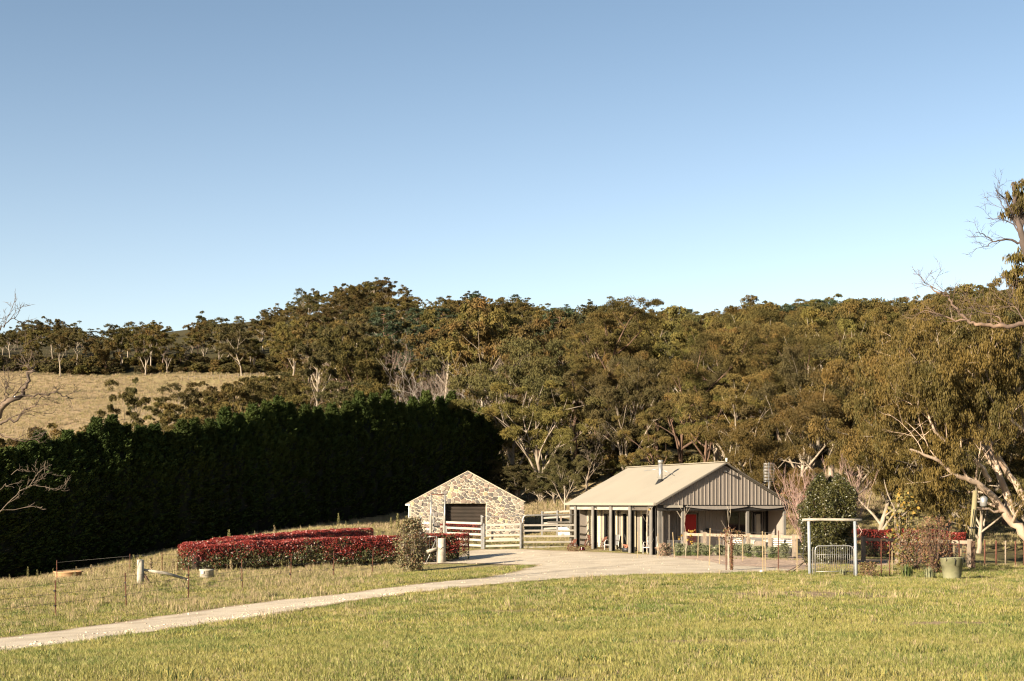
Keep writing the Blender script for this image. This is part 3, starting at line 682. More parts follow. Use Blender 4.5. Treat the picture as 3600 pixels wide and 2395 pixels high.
for px, Y, tp, lb in ((1470,270,1140,'leftmost'),(1580,285,1130,'second'),(1560,240,1200,'lower'),(1680,265,1150,'rightmost')):
    treeat(pines[0], px, Y, tp, lb + ' of the blue-green pines on the middle of the hill', 'pine_tree', wide=1.35)
for px, Y, tp, lb in ((1480,150,1250,'leftmost white dead tree above the end of the cypress row'),(1555,155,1235,'largest white dead tree with spread limbs above the cypress row'),(1700,165,1230,'rightmost white dead tree above the stone shed'),(2010,180,1260,'white dead tree between the shed and the tall stringybark')):
    treeat(bares[3], px, Y, tp, lb, 'dead_tree', wide=.8, parts=('limbs','limbs'))

vr = random.Random(21)
for i, (px, Y, tp) in enumerate(((30,140,1530),(170,160,1500),(330,165,1490),(380,175,1520),(450,170,1520),(540,185,1440),(560,165,1500),(590,225,1390),(620,180,1470),(640,232,1345),(665,190,1410),(700,165,1490),(720,240,1335),(740,178,1430),(770,236,1330),(790,195,1380),(815,235,1330),(830,165,1480),(835,180,1420),(880,240,1315),(900,190,1390),(935,250,1300),(940,165,1470),(960,260,1300),(985,185,1400),(1010,230,1310),(1030,200,1350),(1080,240,1280),(1180,175,1330),(1240,180,1350),(1310,175,1320))):
    wh = ('left of','behind','right of')[i % 3]
    treeat((mid + [bares[0]])[vr.choice([0,3,4,1,5,3])], px, Y, tp, ('bushy','loose','small','rounded','ragged','slender')[vr.randrange(6)] + ' tree in the valley behind the cypress row, ' + ORDV[i] + ' from the left', wide=vr.uniform(.9,1.2), name='valley_tree', group='trees in the valley behind the cypress row')
SKY = np.array([(-300,1150),(0,1150),(60,1135),(200,1110),(330,1170),(400,1130),(560,1120),(640,1185),(700,1095),(800,1105),(880,1110),(960,1060),(1060,1055),(1080,1015),(1200,1000),(1270,965),(1350,965),(1420,1005),(1400,1050),(1480,1070),(1560,1045),(1680,1020),(1760,1060),(1800,1025),(1880,1060),(2000,1085),(2100,1060),(2200,1070),(2300,1080),(2400,1085),(2500,1095),(2600,1070),(2700,1045),(2760,1075),(2850,1055),(2950,1045),(3150,1045),(3250,1025),(3400,1005),(3600,985),(3900,980)], float)
SKY = SKY[np.argsort(SKY[:,0])]
fr = random.Random(5); cand = []
Y = 96.0
while Y < 600:
    step = 5.7 + Y*.0085
    X = -.50*Y - 6
    while X < .46*Y + 8:
        x = X + fr.uniform(-.42,.42)*step; y = Y + fr.uniform(-.42,.42)*step; X += step; px = 1800 + 5000*x/y
        if px < 1000: f = y > 408 + 6*math.sin(px*.02)
        elif px < 1500: f = y > 250 - (px-1000)*.1 + (140*(1 - (px-1000)/200) if px < 1200 else 0)
        elif px < 1750: f = y > 165
        elif px < 2600: f = y > 132 - (px-1750)*.02
        else: f = y > 112 - (px-2600)*.025
        if px < 1000 and 110 < y < 200: f = f or fr.random() < .1
        if not f: continue
        if any((x-a)**2 + (y-b)**2 < (c*.55)**2 for a, b, c in placed): continue
        cand.append((y, x))
    Y += step
cand.sort()
GRPS = {}
def region(px, y):
    if y > 380 and px < 1000: return 'far trees lined up along the top of the tan meadow'
    if px < 1500: return 'gum trees on the hillside above the middle of the cypress row'
    if px < 2000: return 'gum trees on the hillside above the stone shed'
    if px < 2700: return 'gum trees in the forest behind the house'
    return 'gum trees in the forest at the right behind the garden'
ANCH = [(150,'near the left edge'),(400,'above the clay drum'),(700,'above the left bend of the red hedge'),(1000,'above the middle of the red hedge'),(1400,'above the right part of the red hedge'),(1650,'above the left half of the shed'),(1830,'above the right half of the shed'),(2000,'above the gap between shed and house'),(2250,'above the left end of the house roof'),(2450,'above the flue'),(2620,'above the gable peak'),(2790,'above the aerial'),(3030,'above the garden gateway'),(3250,'above the yellow-green sapling'),(3450,'above the power pole'),(9999,'at the right edge')]
def region1(px, y, top):
    w = 'on the skyline' if top < 1120 else 'high up' if top < 1220 else 'midway up' if top < 1340 else 'low down' if top < 1480 else 'lowest'
    return w + ' ' + next(n for a, n in ANCH if px < a)
LOOK = {0:('gum_tree','pale-trunked gum'),1:('gum_tree','tall brown-leaved gum'),2:('gum_tree','slim grey-green gum'),3:('gum_tree','bushy brown gum'),4:('gum_tree','rounded grey-green gum')}
fars = [[] for _ in range(8)]; nthing = 0
for y, x in cand:
    px = 1800 + 5000*x/y; z0 = tz(x, y)
    h = fr.uniform(9, 18) if y > 160 else fr.uniform(9, 16)
    if px < 1000 and y < 250: h = fr.uniform(4, 7)
    top = float(np.interp(px, SKY[:,0], SKY[:,1])) + (abs(fr.gauss(0, 26)) - 10 if fr.random() > .07 else -fr.uniform(8, 38))
    hm = (1770 - top)/5000*y - z0 - .8
    if y > 330 and px < 1000: h = fr.uniform(.8, 1.0)*hm
    if hm < 4: continue
    h = min(h, hm); r = fr.random()
    if r < (.55 if 1350 < px < 2050 and 160 < y < 290 else .22 if y < 330 else .10): kind = ('bare', fr.choice([0,0,1,1,2]))
    elif r < .27 and 1300 < px < 2300: kind = ('pine', fr.choice([0,1]))
    elif y < 175: kind = ('near', fr.choice([0,1,0,1,3,4]))
    else: kind = ('mid', fr.choice([0,1,2,3,4,0,3]))
    if nthing < 262:
        nthing += 1; wd = fr.uniform(.88, 1.18); tp_ = 1770 - (z0+h)/y*5000
        if kind[0] == 'bare':
            place('bare_tree', bares[kind[1]], x, y, h*.72, 'leafless twiggy tree ' + region1(px, y, tp_), 'tree', 'bare trees in the forest', parts=('limbs','limbs'), wide=1.2)
        elif kind[0] == 'pine':
            place('pine_tree', pines[kind[1]], x, y, h*.9, 'green pine among gums ' + region1(px, y, tp_), 'tree', 'pines among the gums', wide=1.2)
        else:
            nm, lk = LOOK[kind[1]]
            place(nm, (near if kind[0] == 'near' else mid)[kind[1]], x, y, h, ('broad ' if wd > 1.05 else 'narrow ' if wd < .96 else '') + lk + ' ' + region1(px, y, tp_), 'tree', lk + 's of the forest', wide=wd)
    else:
        i = {'bare': 5, 'pine': 6, 'mid': 0, 'near': 0}[kind[0]] + (kind[1] if kind[0] in ('mid','near') else 0)
        pr = (mid + [bares[0], pines[0]])[min(i, 6)]
        fars[min(i, 6)].append(((x, y, z0), fr.uniform(0,6.28), h*(.75 if i == 5 else .95)/pr[2], fr.uniform(.9,1.2), min(i, 6)))
def joined(pr):
    a, b = pr[0], pr[1]
    me = bpy.data.meshes.new('tree_variant')
    va = np.empty(len(a.vertices)*3, np.float32); a.vertices.foreach_get('co', va)
    Fa = [tuple(p.vertices) for p in a.polygons]
    if b is None: return a
    vb = np.empty(len(b.vertices)*3, np.float32); b.vertices.foreach_get('co', vb); na = len(a.vertices)
    lb = np.empty(len(b.loops), np.int32); b.loops.foreach_get('vertex_index', lb)
    return np_mesh('tree_variant', np.r_[va.reshape(-1,3), vb.reshape(-1,3)], [np.array(Fa), lb.reshape(-1,4) + na], [a.materials[0], b.materials[0]], np.r_[np.zeros(len(Fa)), np.ones(len(b.polygons))])
pts, rots, scs, cnt = [], [], [], 0
protos_f = [joined(p) for p in mid + [bares[0], pines[0]]]
allp = [q for f in fars for q in f]
random.Random(3).shuffle(allp)
scatter('distant_forest', [q[0] for q in allp], [(0,0,q[1]) for q in allp], [(q[2]*q[3], q[2]*q[3], q[2]) for q in allp],
        protos_f, 'distant forest of gums filling the top of the hill', idx=[q[4] for q in allp])
print('distant top row', min((1770 - (q[0][2] + q[2]*13)/q[0][1]*5000, q[0][0], q[0][1]) for q in allp))
print('candidates', len(cand), 'things', nthing, 'far', len(allp))
# understorey between the trunks: low scrub nobody could count
bush = [bushproto(41, 1.5, GUM_G), bushproto(42, 1.3, GUM)]
x, y = frus(14000, 112, 430, .41, 5); px = pxof(x, y)
k = np.where(px < 1000, (y > 408) | ((px > 330) & (y > 140) & (y < 215 + (px-330)*.07) & (vnoise(x, y, 7, 61) > .35)), np.where(px < 1500, y > 190, y > 128 + vnoise(x, y, 12, 3)*8)) & (vnoise(x, y, 14, 9) > .15); x, y = x[k], y[k]
scatter('undergrowth', *put(x, y, .9 + .5*smooth(y, 200, 400)), [joined(b) for b in bush] + [joined(bushproto(43, .9, GUM))], 'scrubby undergrowth beneath the gum forest')

# ---------------------------------------------------------------- cypress windbreak
def cypress(seed, H=9.5, W=1.7):
    rn = np.random.default_rng(seed); C, D = [], []
    n = 900
    t = rn.random(n)**.8; z = t*H*.97 + .25; a = rn.uniform(0, 6.283, n)
    env = W*np.clip((1 - t)*2.6, 0, 1)**.75 * (.8 + .25*rn.random(n))
    env = np.where(t > .78, W*.60*((1-t)/.22)**1.0*(.75 + .35*rn.random(n)) + .02, W*(.8+.25*rn.random(n))*np.where(t > .66, 1-(t-.66)*3.2, 1))
    for i in range(n):
        L = (.55 + .35*rn.random())*(1 if t[i] < .68 else .62); u = np.array([math.cos(a[i]), math.sin(a[i]), 0])
        d = u*(.75 if t[i] < .7 else .6) + np.array([0,0,.85 if t[i] > .5 else .45]); d /= np.linalg.norm(d)
        base = u*max(env[i]-(.35 if t[i] < .68 else .12), 0) + np.array([0,0,z[i]])
        m = 26; q = rn.random(m); side = np.cross(d, np.array([0,0,1.])); side /= max(np.linalg.norm(side), 1e-3)
        sgn = rn.choice([-1,1], m)
        C.append(base + d*(q*L)[:,None] + side*(sgn*(1-q)*.16*L)[:,None] + rn.normal(size=(m,3))*.05)
        D.append(d*.9 + side*(sgn*.7)[:,None] + rn.normal(size=(m,3))*.2)
    C = np.concatenate(C); D = np.concatenate(D)
    V, F = leaf_geo(C, D, .24, .075, rn)
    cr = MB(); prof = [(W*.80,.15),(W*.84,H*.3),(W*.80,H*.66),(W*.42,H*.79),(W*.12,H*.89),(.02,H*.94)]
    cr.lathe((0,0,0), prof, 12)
    tr = MB().tube([(0,0,-.4),(0,0,H*.5),(0,0,H*.93)], [.17,.11,.02], 6)
    st = MB()
    rr = random.Random(seed)
    for i in range(26):
        z = rr.uniform(.2, H*.55); a = rr.uniform(0, 6.28); st.tube([(0,0,z),(math.cos(a)*W*.5,math.sin(a)*W*.5,z+.1),(math.cos(a)*W*.95,math.sin(a)*W*.95,z+.35)], [.03,.02,.01], 3)
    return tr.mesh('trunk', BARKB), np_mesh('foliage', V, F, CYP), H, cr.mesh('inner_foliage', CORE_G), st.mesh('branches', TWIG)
cyp = [cypress(51), cypress(52, 9.2, 1.6), cypress(53, 10, 1.75)]
CTOP = [(-300,1640),(0,1600),(100,1560),(200,1545),(350,1500),(500,1510),(620,1515),(800,1470),(900,1440),(1100,1430),(1300,1420),(1500,1415),(1640,1420),(1700,1480),(1780,1560)]
CY = [(-300,80),(0,85),(620,97),(1000,109),(1430,123),(1750,134)]
cr_ = random.Random(8); px = -260; cn = 0
ORDN = 'first second third fourth fifth sixth seventh eighth ninth tenth eleventh twelfth thirteenth fourteenth fifteenth sixteenth seventeenth eighteenth nineteenth twentieth twenty-first twenty-second twenty-third twenty-fourth twenty-fifth twenty-sixth twenty-seventh twenty-eighth twenty-ninth thirtieth thirty-first thirty-second thirty-third thirty-fourth thirty-fifth thirty-sixth'.split()
while px < 1740:
    Yc = float(np.interp(px, [c[0] for c in CY], [c[1] for c in CY])); x = (px-1800)/5000*Yc
    pr = cyp[cr_.randrange(3)]; tp = float(np.interp(px, [c[0] for c in CTOP], [c[1] for c in CTOP])) + cr_.uniform(-34, 22)
    h = (1770-tp)/5000*Yc - tz(x, Yc)
    s = h/pr[2]
    loc = 'at the left' if px < 500 else 'behind the red hedge' if px < 1150 else 'left of the stone shed' if px < 1480 else 'behind the stone shed'
    if px > 0: cn += 1
    t = thing('cypress_tree', ('dark cypress outside the left edge in the windbreak row' if px <= 0 else 'dark cypress ' + loc + ', ' + ORDN[cn-1] + ' of the windbreak row from the left edge'), 'tree', (x, Yc, tz(x, Yc)), 'cypresses of the windbreak row', cr_.uniform(0,6.28))
    t.scale = (1.08, 1.08, s)
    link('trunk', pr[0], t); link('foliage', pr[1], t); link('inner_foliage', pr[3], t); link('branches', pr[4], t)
    px += cr_.uniform(40, 56)
# ================================================================ the steel house
ZF = -2.60
UV = (U0, V0, Vector((0,0,1)))
def hbox(mb, u0, u1, v0, v1, z0, z1): return mb.box(Hw((u0+u1)/2, (v0+v1)/2, (z0+z1)/2), u1-u0, v1-v0, z1-z0, UV)
house = thing('house', 'low gabled steel house with sand-coloured roof, taupe cladding and a red door', 'house', Hw(3.7, 5.5, ZF))
WW, LL_, RZ = 7.4, 11.1, 2.0
hbox(MB(), .05, WW-.05, .05, LL_-.05, ZF-.35, ZF).build('floor_slab', CONC, house)
# roof: two thin corrugated sheets meeting at the ridge
def roof_sheet(u_e, u_r):
    b = MB(); n = 146; V, F = [], []
    for i in range(n+1):
        v = -.04 + (LL_+.08)*i/n; w = .009*(1 if i % 2 else -1)
        for z in (0, -.03):
            V.append(Hw(u_e, v, .03+w+z)); V.append(Hw(u_r, v, RZ+.03+w+z))
    for i in range(n):
        a = 4*i; c = 4*(i+1)
        F += [(a, c, c+1, a+1), (a+2, a+3, c+3, c+2)]
    F += [(0,1,3,2), (4*n, 4*n+2, 4*n+3, 4*n+1)]
    return b.add(V, F)
roof_sheet(-.12, WW/2).build('roof_sheet', ROOFM, house)
rs = roof_sheet(WW+.12, WW/2); rs.f = [f[::-1] for f in rs.f]; rs.build('roof_sheet', ROOFM, house)
MB().bar(Hw(WW/2, -.06, RZ+.06), Hw(WW/2, LL_+.06, RZ+.06), .22, .035).build('ridge_cap', ROOFM, house)
hbox(MB(), -.26, -.12, -.04, LL_+.04, -.10, .035).build('gutter', ROOFM, house)
for s in (0, 1):
    a = Hw(-.14 if s == 0 else WW+.14, -.065, -.06); c = Hw(WW/2, -.065, RZ-.02)
    MB().bar(a, c, .05, .20, V0).build('barge_board', TRIM, house)
    a = Hw(-.14 if s == 0 else WW+.14, LL_+.065, -.06); c = Hw(WW/2, LL_+.065, RZ-.02)
    MB().bar(a, c, .05, .20, V0).build('barge_board', TRIM, house)
MB().tube([Hw(WW/2+.05,-.05,RZ+.05), Hw(WW/2+.05,-.05,RZ+.24)], .05, 8).build('ridge_vent', WHITEP, house)
# gable cladding, pan by pan
PW = .205
def roofz(u): return RZ*(1 - abs(u - WW/2)/(WW/2))
def pan(u, z0, z1a, z1b, v, m, par, name='cladding_panel'):
    b = MB(); u1 = u + PW
    b.prism([Hw(u+.034, v, z0), Hw(u1-.002, v, z0), Hw(u1-.002, v, z1b), Hw(u+.034, v, z1a + (z1b-z1a)*.17)], V0*.02)
    b.prism([Hw(u+.002, v-.032, z0), Hw(u+.030, v-.032, z0), Hw(u+.030, v-.032, z1a + (z1b-z1a)*.14), Hw(u+.002, v-.032, z1a)], V0*.047)
    b.prism([Hw(u+.11, v-.012, z0), Hw(u+.125, v-.012, z0), Hw(u+.125, v-.012, z1a + (z1b-z1a)*.6), Hw(u+.11, v-.012, z1a + (z1b-z1a)*.53)], V0*.011)
    return b.build(name, m, par)
u = .12
while u + PW < WW - .05:
    za, zb = roofz(u) - .10, roofz(u+PW) - .10
    if min(za, zb) > -.04: pan(u, -.075, max(za, -.05), max(zb, -.05), .07, CLAD, house)
    u += PW
hbox(MB(), .05, WW-.05, .12, .16, -.35, -.02).build('gable_beam', SHADE_STEEL, house)  # beam colour darkened to stand for the shadow it lies in
# back gable and far side wall
b = MB(); b.prism([Hw(.15, LL_-.1, ZF), Hw(WW-.15, LL_-.1, ZF), Hw(WW-.15, LL_-.1, -.06), Hw(WW/2, LL_-.1, RZ-.1), Hw(.15, LL_-.1, -.06)], V0*.06).build('back_gable_wall', CLAD, house)
hbox(MB(), WW-.16, WW-.10, .2, LL_-.1, ZF, -.04).build('side_wall', CLAD, house)
# recessed front wall behind the porch
VR = 1.8
u = 1.12; DO = -.23
while u + PW < WW - .2:
    mid_ = u + PW/2
    if 2.34+DO < mid_ < 3.30+DO:
        pan(u, ZF+2.12, -.05, -.05, VR, CLAD, house)
    elif 4.85 < mid_ < 6.9:
        pan(u, ZF, ZF+.72, ZF+.72, VR, CLAD, house); pan(u, -.40, -.05, -.05, VR, CLAD, house)
    else: pan(u, ZF, -.05, -.05, VR, CLAD, house)
    u += PW
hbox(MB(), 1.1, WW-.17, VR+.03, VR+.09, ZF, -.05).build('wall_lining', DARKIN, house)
d = hbox(MB(), 2.40+DO, 3.26+DO, VR-.045, VR-.005, ZF+.03, ZF+2.04).build('red_door', REDD, house)
MB().tube([Hw(2.49+DO,VR-.11,ZF+1.0), Hw(2.60+DO,VR-.11,ZF+1.0)], .018, 8).build('handle', GALV, d)
fr_ = MB(); hbox(fr_, 2.345+DO, 2.395+DO, VR-.06, VR-.002, ZF, ZF+2.10); hbox(fr_, 3.265+DO, 3.315+DO, VR-.06, VR-.002, ZF, ZF+2.10); hbox(fr_, 2.395+DO, 3.265+DO, VR-.06, VR-.002, ZF+2.045, ZF+2.10); fr_.build('door_frame', CLADSH, house)
w = hbox(MB(), 4.75, 6.99, VR-.03, VR-.01, ZF+.75, -.42).build('window', GLASS, house)
f = MB(); z0, z1 = ZF+.72, -.39
for a in (4.75, 5.49, 6.23, 6.99): hbox(f, a-.03, a+.03, VR-.07, VR-.031, z0, z1)
hbox(f, 4.78, 6.96, VR-.072, VR-.033, z1-.05, z1); hbox(f, 4.78, 6.96, VR-.10, VR-.033, z0-.03, z0+.03); f.build('frame', TRIM, w)
hbox(MB(), 6.50, 6.73, VR-.045, VR-.0315, ZF+.95, -.55).build('curtain', BLIND, w)
hbox(MB(), 4.7, 7.1, VR-.42, VR-.07, -.37, -.32).build('window_hood', TRIM, house)
# side strip where porch meets west wall
hbox(MB(), 1.02, 1.10, VR+.0, LL_-.1, ZF, -.06).build('west_wall', CLADSH, house)
hbox(MB(), .9, 1.1, .9, VR, ZF, -.06).build('corner_cladding', CLADSH, house)
for k in range(9): hbox(MB(), .87, .895, .92+k*.09, .96+k*.09, ZF, -.07).build('wall_rib', CLADSH, house)
hbox(MB(), -.1, 1.02, .2, LL_-.05, -.10, -.07).build('soffit', CREAM, house)
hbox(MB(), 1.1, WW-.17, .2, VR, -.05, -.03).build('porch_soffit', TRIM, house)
# lap-board panel at the far end of the west wall, french doors in the rest
k = 0; z = ZF+.05
while z < -.3:
    b = MB(); b.prism([Hw(1.0, 8.95, z), Hw(.975, 8.95, z), Hw(.995, 8.95, z+.118), Hw(1.0, 8.95, z+.118)], V0*1.75); b.build('lap_board', CREAM, house); z += .12
def french_door(v0, v1, curt):
    dd = hbox(MB(), .985, 1.012, v0, v1, ZF+.04, ZF+2.14).build('french_door', GLASS, house)
    f = MB()
    for a in (v0-.07, v1-.01): hbox(f, .95, 1.0, a, a+.08, ZF+.02, ZF+2.34)
    hbox(f, .95, 1.0, v0+.01, v1-.01, ZF+2.26, ZF+2.34); hbox(f, .952, 1.0, (v0+v1)/2-.02, (v0+v1)/2+.02, ZF+.04, ZF+2.12); f.build('door_frame', CREAM, dd)
    hbox(MB(), .965, .983, v0+.012, v1-.012, ZF+2.05, ZF+2.255).build('roller_blind', BLIND, dd)
    if curt: hbox(MB(), .967, .982, v0+.015, v0+.26, ZF+.1, ZF+2.04).build('curtain', PEACH, dd)
french_door(7.30, 8.50, True); french_door(4.9, 6.1, True); french_door(2.55, 3.80, True)
for v in (4.42, 6.65, 2.1): # louvre shutters folded on the wall
    hbox(MB(), .90, .945, v, v+.20, ZF+.05, ZF+2.3).build('shutter', CREAM, house)
# posts along the west side: open channels facing the camera
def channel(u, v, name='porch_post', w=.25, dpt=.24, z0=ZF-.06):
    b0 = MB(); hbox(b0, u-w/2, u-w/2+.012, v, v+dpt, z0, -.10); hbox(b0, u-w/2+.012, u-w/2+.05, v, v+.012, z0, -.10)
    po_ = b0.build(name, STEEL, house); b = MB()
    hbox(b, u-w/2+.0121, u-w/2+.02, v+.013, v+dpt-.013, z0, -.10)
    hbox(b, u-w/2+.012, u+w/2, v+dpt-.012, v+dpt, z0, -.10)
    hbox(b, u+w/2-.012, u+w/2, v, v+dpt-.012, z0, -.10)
    b.build('channel_web', SHADE_STEEL, po_); return po_  # shadow inside the open channel put into its colour
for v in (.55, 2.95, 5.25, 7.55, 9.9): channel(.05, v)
hbox(MB(), .0, .09, LL_-.25, LL_-.16, ZF-.05, -.1).build('end_post', STEEL, house)
for i, (a, c) in enumerate(((.77, 2.93),(3.17,5.23),(5.47,7.53),(7.77,9.88),(10.12,LL_-.27))):
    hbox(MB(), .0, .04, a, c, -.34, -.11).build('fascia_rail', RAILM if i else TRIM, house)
for v in (2.7, 7.3):
    l = MB().tube([Hw(-.02, v, -.2), Hw(-.12, v-.1, -.22)], [.02,.045], 8).build('spotlight', BLACKP, house)
# gable posts and corner
for a in (.10, .24): hbox(MB(), a, a+.08, .17, .27, ZF-.05, -.36).build('corner_post', STEEL, house)
hbox(MB(), 1.40, 1.53, .17, .30, ZF-.05, -.36).build('gable_post', STEEL, house)
hbox(MB(), 5.02, 5.15, .17, .30, ZF-.05, -.36).build('gable_post', STEEL, house)
hbox(MB(), WW-.25, WW-.12, .17, .30, ZF-.05, -.36).build('gable_post', STEEL, house)
def sail(u0, u1, sag, z0, z1):
    b = MB(); n = 14; V, F = [], []
    for i in range(n+1):
        t = i/n; u = u0 + (u1-u0)*t; s = 4*t*(1-t)*sag
        for v, z in ((.145, z0), (.04, z0-.02), (.05, z1 - s), (.13, z1 - s + .02)): V.append(Hw(u, v-.01, z))
    for i in range(n):
        for j in range(4): F.append((4*i+j, 4*i+(j+1)%4, 4*i+4+(j+1)%4, 4*i+4+j))
    F += [(0,3,2,1), (4*n,4*n+1,4*n+2,4*n+3)]
    return b.add(V, F)
sail(.36, 1.38, .0, -.08, -.21).build('rolled_blind', BLIND, house)
sail(1.58, 4.98, .13, -.12, -.17).build('sagging_blind', mat('taupe_awning_cloth', (.30,.27,.24), (.26,.23,.20), rough=.9), house)
sail(5.20, 7.15, .10, -.12, -.17).build('sagging_blind', MATS['taupe_awning_cloth'], house)
sp = MB(); sp.tube([Hw(WW/2-.1,-.02,RZ-.42), Hw(WW/2-.1,-.2,RZ-.42)], .03, 6); sp.tube([Hw(WW/2-.1,-.2,RZ-.40), Hw(WW/2+.02,-.26,RZ-.48)], [.05,.08], 8); sp.build('floodlight', BLACKP, house)
MB().lathe(Hw(3.62, VR-.12, ZF+1.25), [(.02,-.1),(.10,-.06),(.11,.04),(.02,.1)], 10).build('gas_meter', BLACKP, house)
# flue with stays
fl = thing('chimney_flue', 'shiny steel chimney flue with cowl and stays standing on the house roof', 'flue', Hw(1.95, 3.6, roofz(1.95)))
fz = roofz(1.95)
MB().tube([Hw(1.95,3.6,fz-.1), Hw(1.95,3.6,fz+1.02)], .105, 16).build('flue_pipe', GALV, fl)
MB().tube([Hw(1.95,3.6,fz+1.0), Hw(1.95,3.6,fz+1.17)], .135, 16).build('cowl', GALV, fl)
MB().lathe(Hw(1.95,3.6,fz-.08), [(.30,0),(.24,.06),(.13,.24),(.11,.27)], 14).build('flashing', BLACKP, fl)
MB().tube([Hw(1.97,3.58,fz+.72), Hw(2.55,3.15,roofz(2.55)+.03)], .016, 5).build('stay', GALV, fl)
MB().tube([Hw(1.93,3.62,fz+.72), Hw(1.45,4.5,roofz(1.45)+.9)], .016, 5).build('stay', GALV, fl)
# television aerial
ax_ = at(2703, 1770, 78); G0A = (ax_.x, ax_.y, tz(ax_.x, ax_.y)-.2)
al = thing('tv_aerial', 'tall grid television aerial on a thin mast behind the right slope of the roof', 'aerial', G0A)
ab = MB(); ab.tube([Vector(G0A), at(2703,1626,78)], .03, 6); ab.tube([at(2703,1688,78), Hw(7.2, 5.0, roofz(7.2)+.03)], .018, 5); ab.build('mast', GALV, al)
for i in range(13):
    pz = 1630 + i*5.2; MB().tube([at(2685,pz,77.9), at(2722,pz,77.9)], .013, 4).build('crossbar', GALV, al)
for i in (2686, 2721): MB().tube([at(i,1628,77.93), at(i,1694,77.93)], .012, 4).build('crossbar_frame', GALV, al)

# ================================================================ the stone shed
shed = thing('stone_shed', 'gabled shed of mixed fieldstone with a brown roller door behind the stock rails', 'shed', Sw(3.7, 0, -2.35))
SW_, SZ0, SE, SP = 7.55, -2.55, .10, 2.13
OP = (2.13, 5.0, SZ0, .0)
def shed_top(u): return SE + (SP-SE)*(1 - abs(u-3.78)/3.78)
TH = .42
bk = MB()
def sprism(b, pts, v0, v1): return b.prism([Sw(a, v0, z) for a, z in pts], SV*(v1-v0))
sprism(bk, [(0,SZ0-.3),(OP[0],SZ0-.3),(OP[0],OP[3]),(OP[0],shed_top(OP[0])),(0,SE)], 0, TH)
sprism(bk, [(OP[0],OP[3]),(OP[1],OP[3]),(OP[1],shed_top(OP[1])),(3.78,SP),(OP[0],shed_top(OP[0]))], 0.0, TH)
sprism(bk, [(OP[1],SZ0-.3),(SW_,SZ0-.3),(SW_,SE),(OP[1],shed_top(OP[1]))], 0, TH)
bk.build('mortar_wall', MORTAR, shed)
# stones: irregular cells, each its own raised block
sr = random.Random(4); seeds = []
def in_wall(u, z, m=0): return m < u < SW_-m and SZ0+.0 < z < shed_top(u)-m and not (OP[0]-m < u < OP[1]+m and z < OP[3]+m)
tries = 0
while tries < 9000:
    tries += 1; u = sr.uniform(0, SW_); z = sr.uniform(SZ0, SP)
    if not in_wall(u, z, .03): continue
    dm = .125 + .11*(math.sin(u*2.1 + 3*math.sin(z*1.7))*.5+.5) * sr.uniform(.7, 1)
    if all(((u-a)/1.25)**2 + (z-c)**2 > ((dm+e)/2)**2 for a, c, e in seeds): seeds.append((u, z, dm))
def clip(poly, nx_, nz_, d_):
    out = []
    for i in range(len(poly)):
        a, b = poly[i], poly[(i+1) % len(poly)]; da = a[0]*nx_ + a[1]*nz_ - d_; db = b[0]*nx_ + b[1]*nz_ - d_
        if da <= 0: out.append(a)
        if (da < 0) != (db < 0):
            t = da/(da-db); out.append((a[0]+(b[0]-a[0])*t, a[1]+(b[1]-a[1])*t))
    return out
def inset(poly, g):
    out = poly
    n = len(poly); cx = sum(p[0] for p in poly)/n; cz = sum(p[1] for p in poly)/n
    for i in range(n):
        a, b = poly[i], poly[(i+1) % n]; ex, ez = b[0]-a[0], b[1]-a[1]; l = math.hypot(ex, ez)
        if l < 1e-4: continue
        nx_, nz_ = ez/l, -ex/l
        if (cx-a[0])*nx_ + (cz-a[1])*nz_ > 0: nx_, nz_ = -nx_, -nz_
        out = clip(out, nx_, nz_, a[0]*nx_ + a[1]*nz_ - g)
        if len(out) < 3: return None
    return out
stones = []
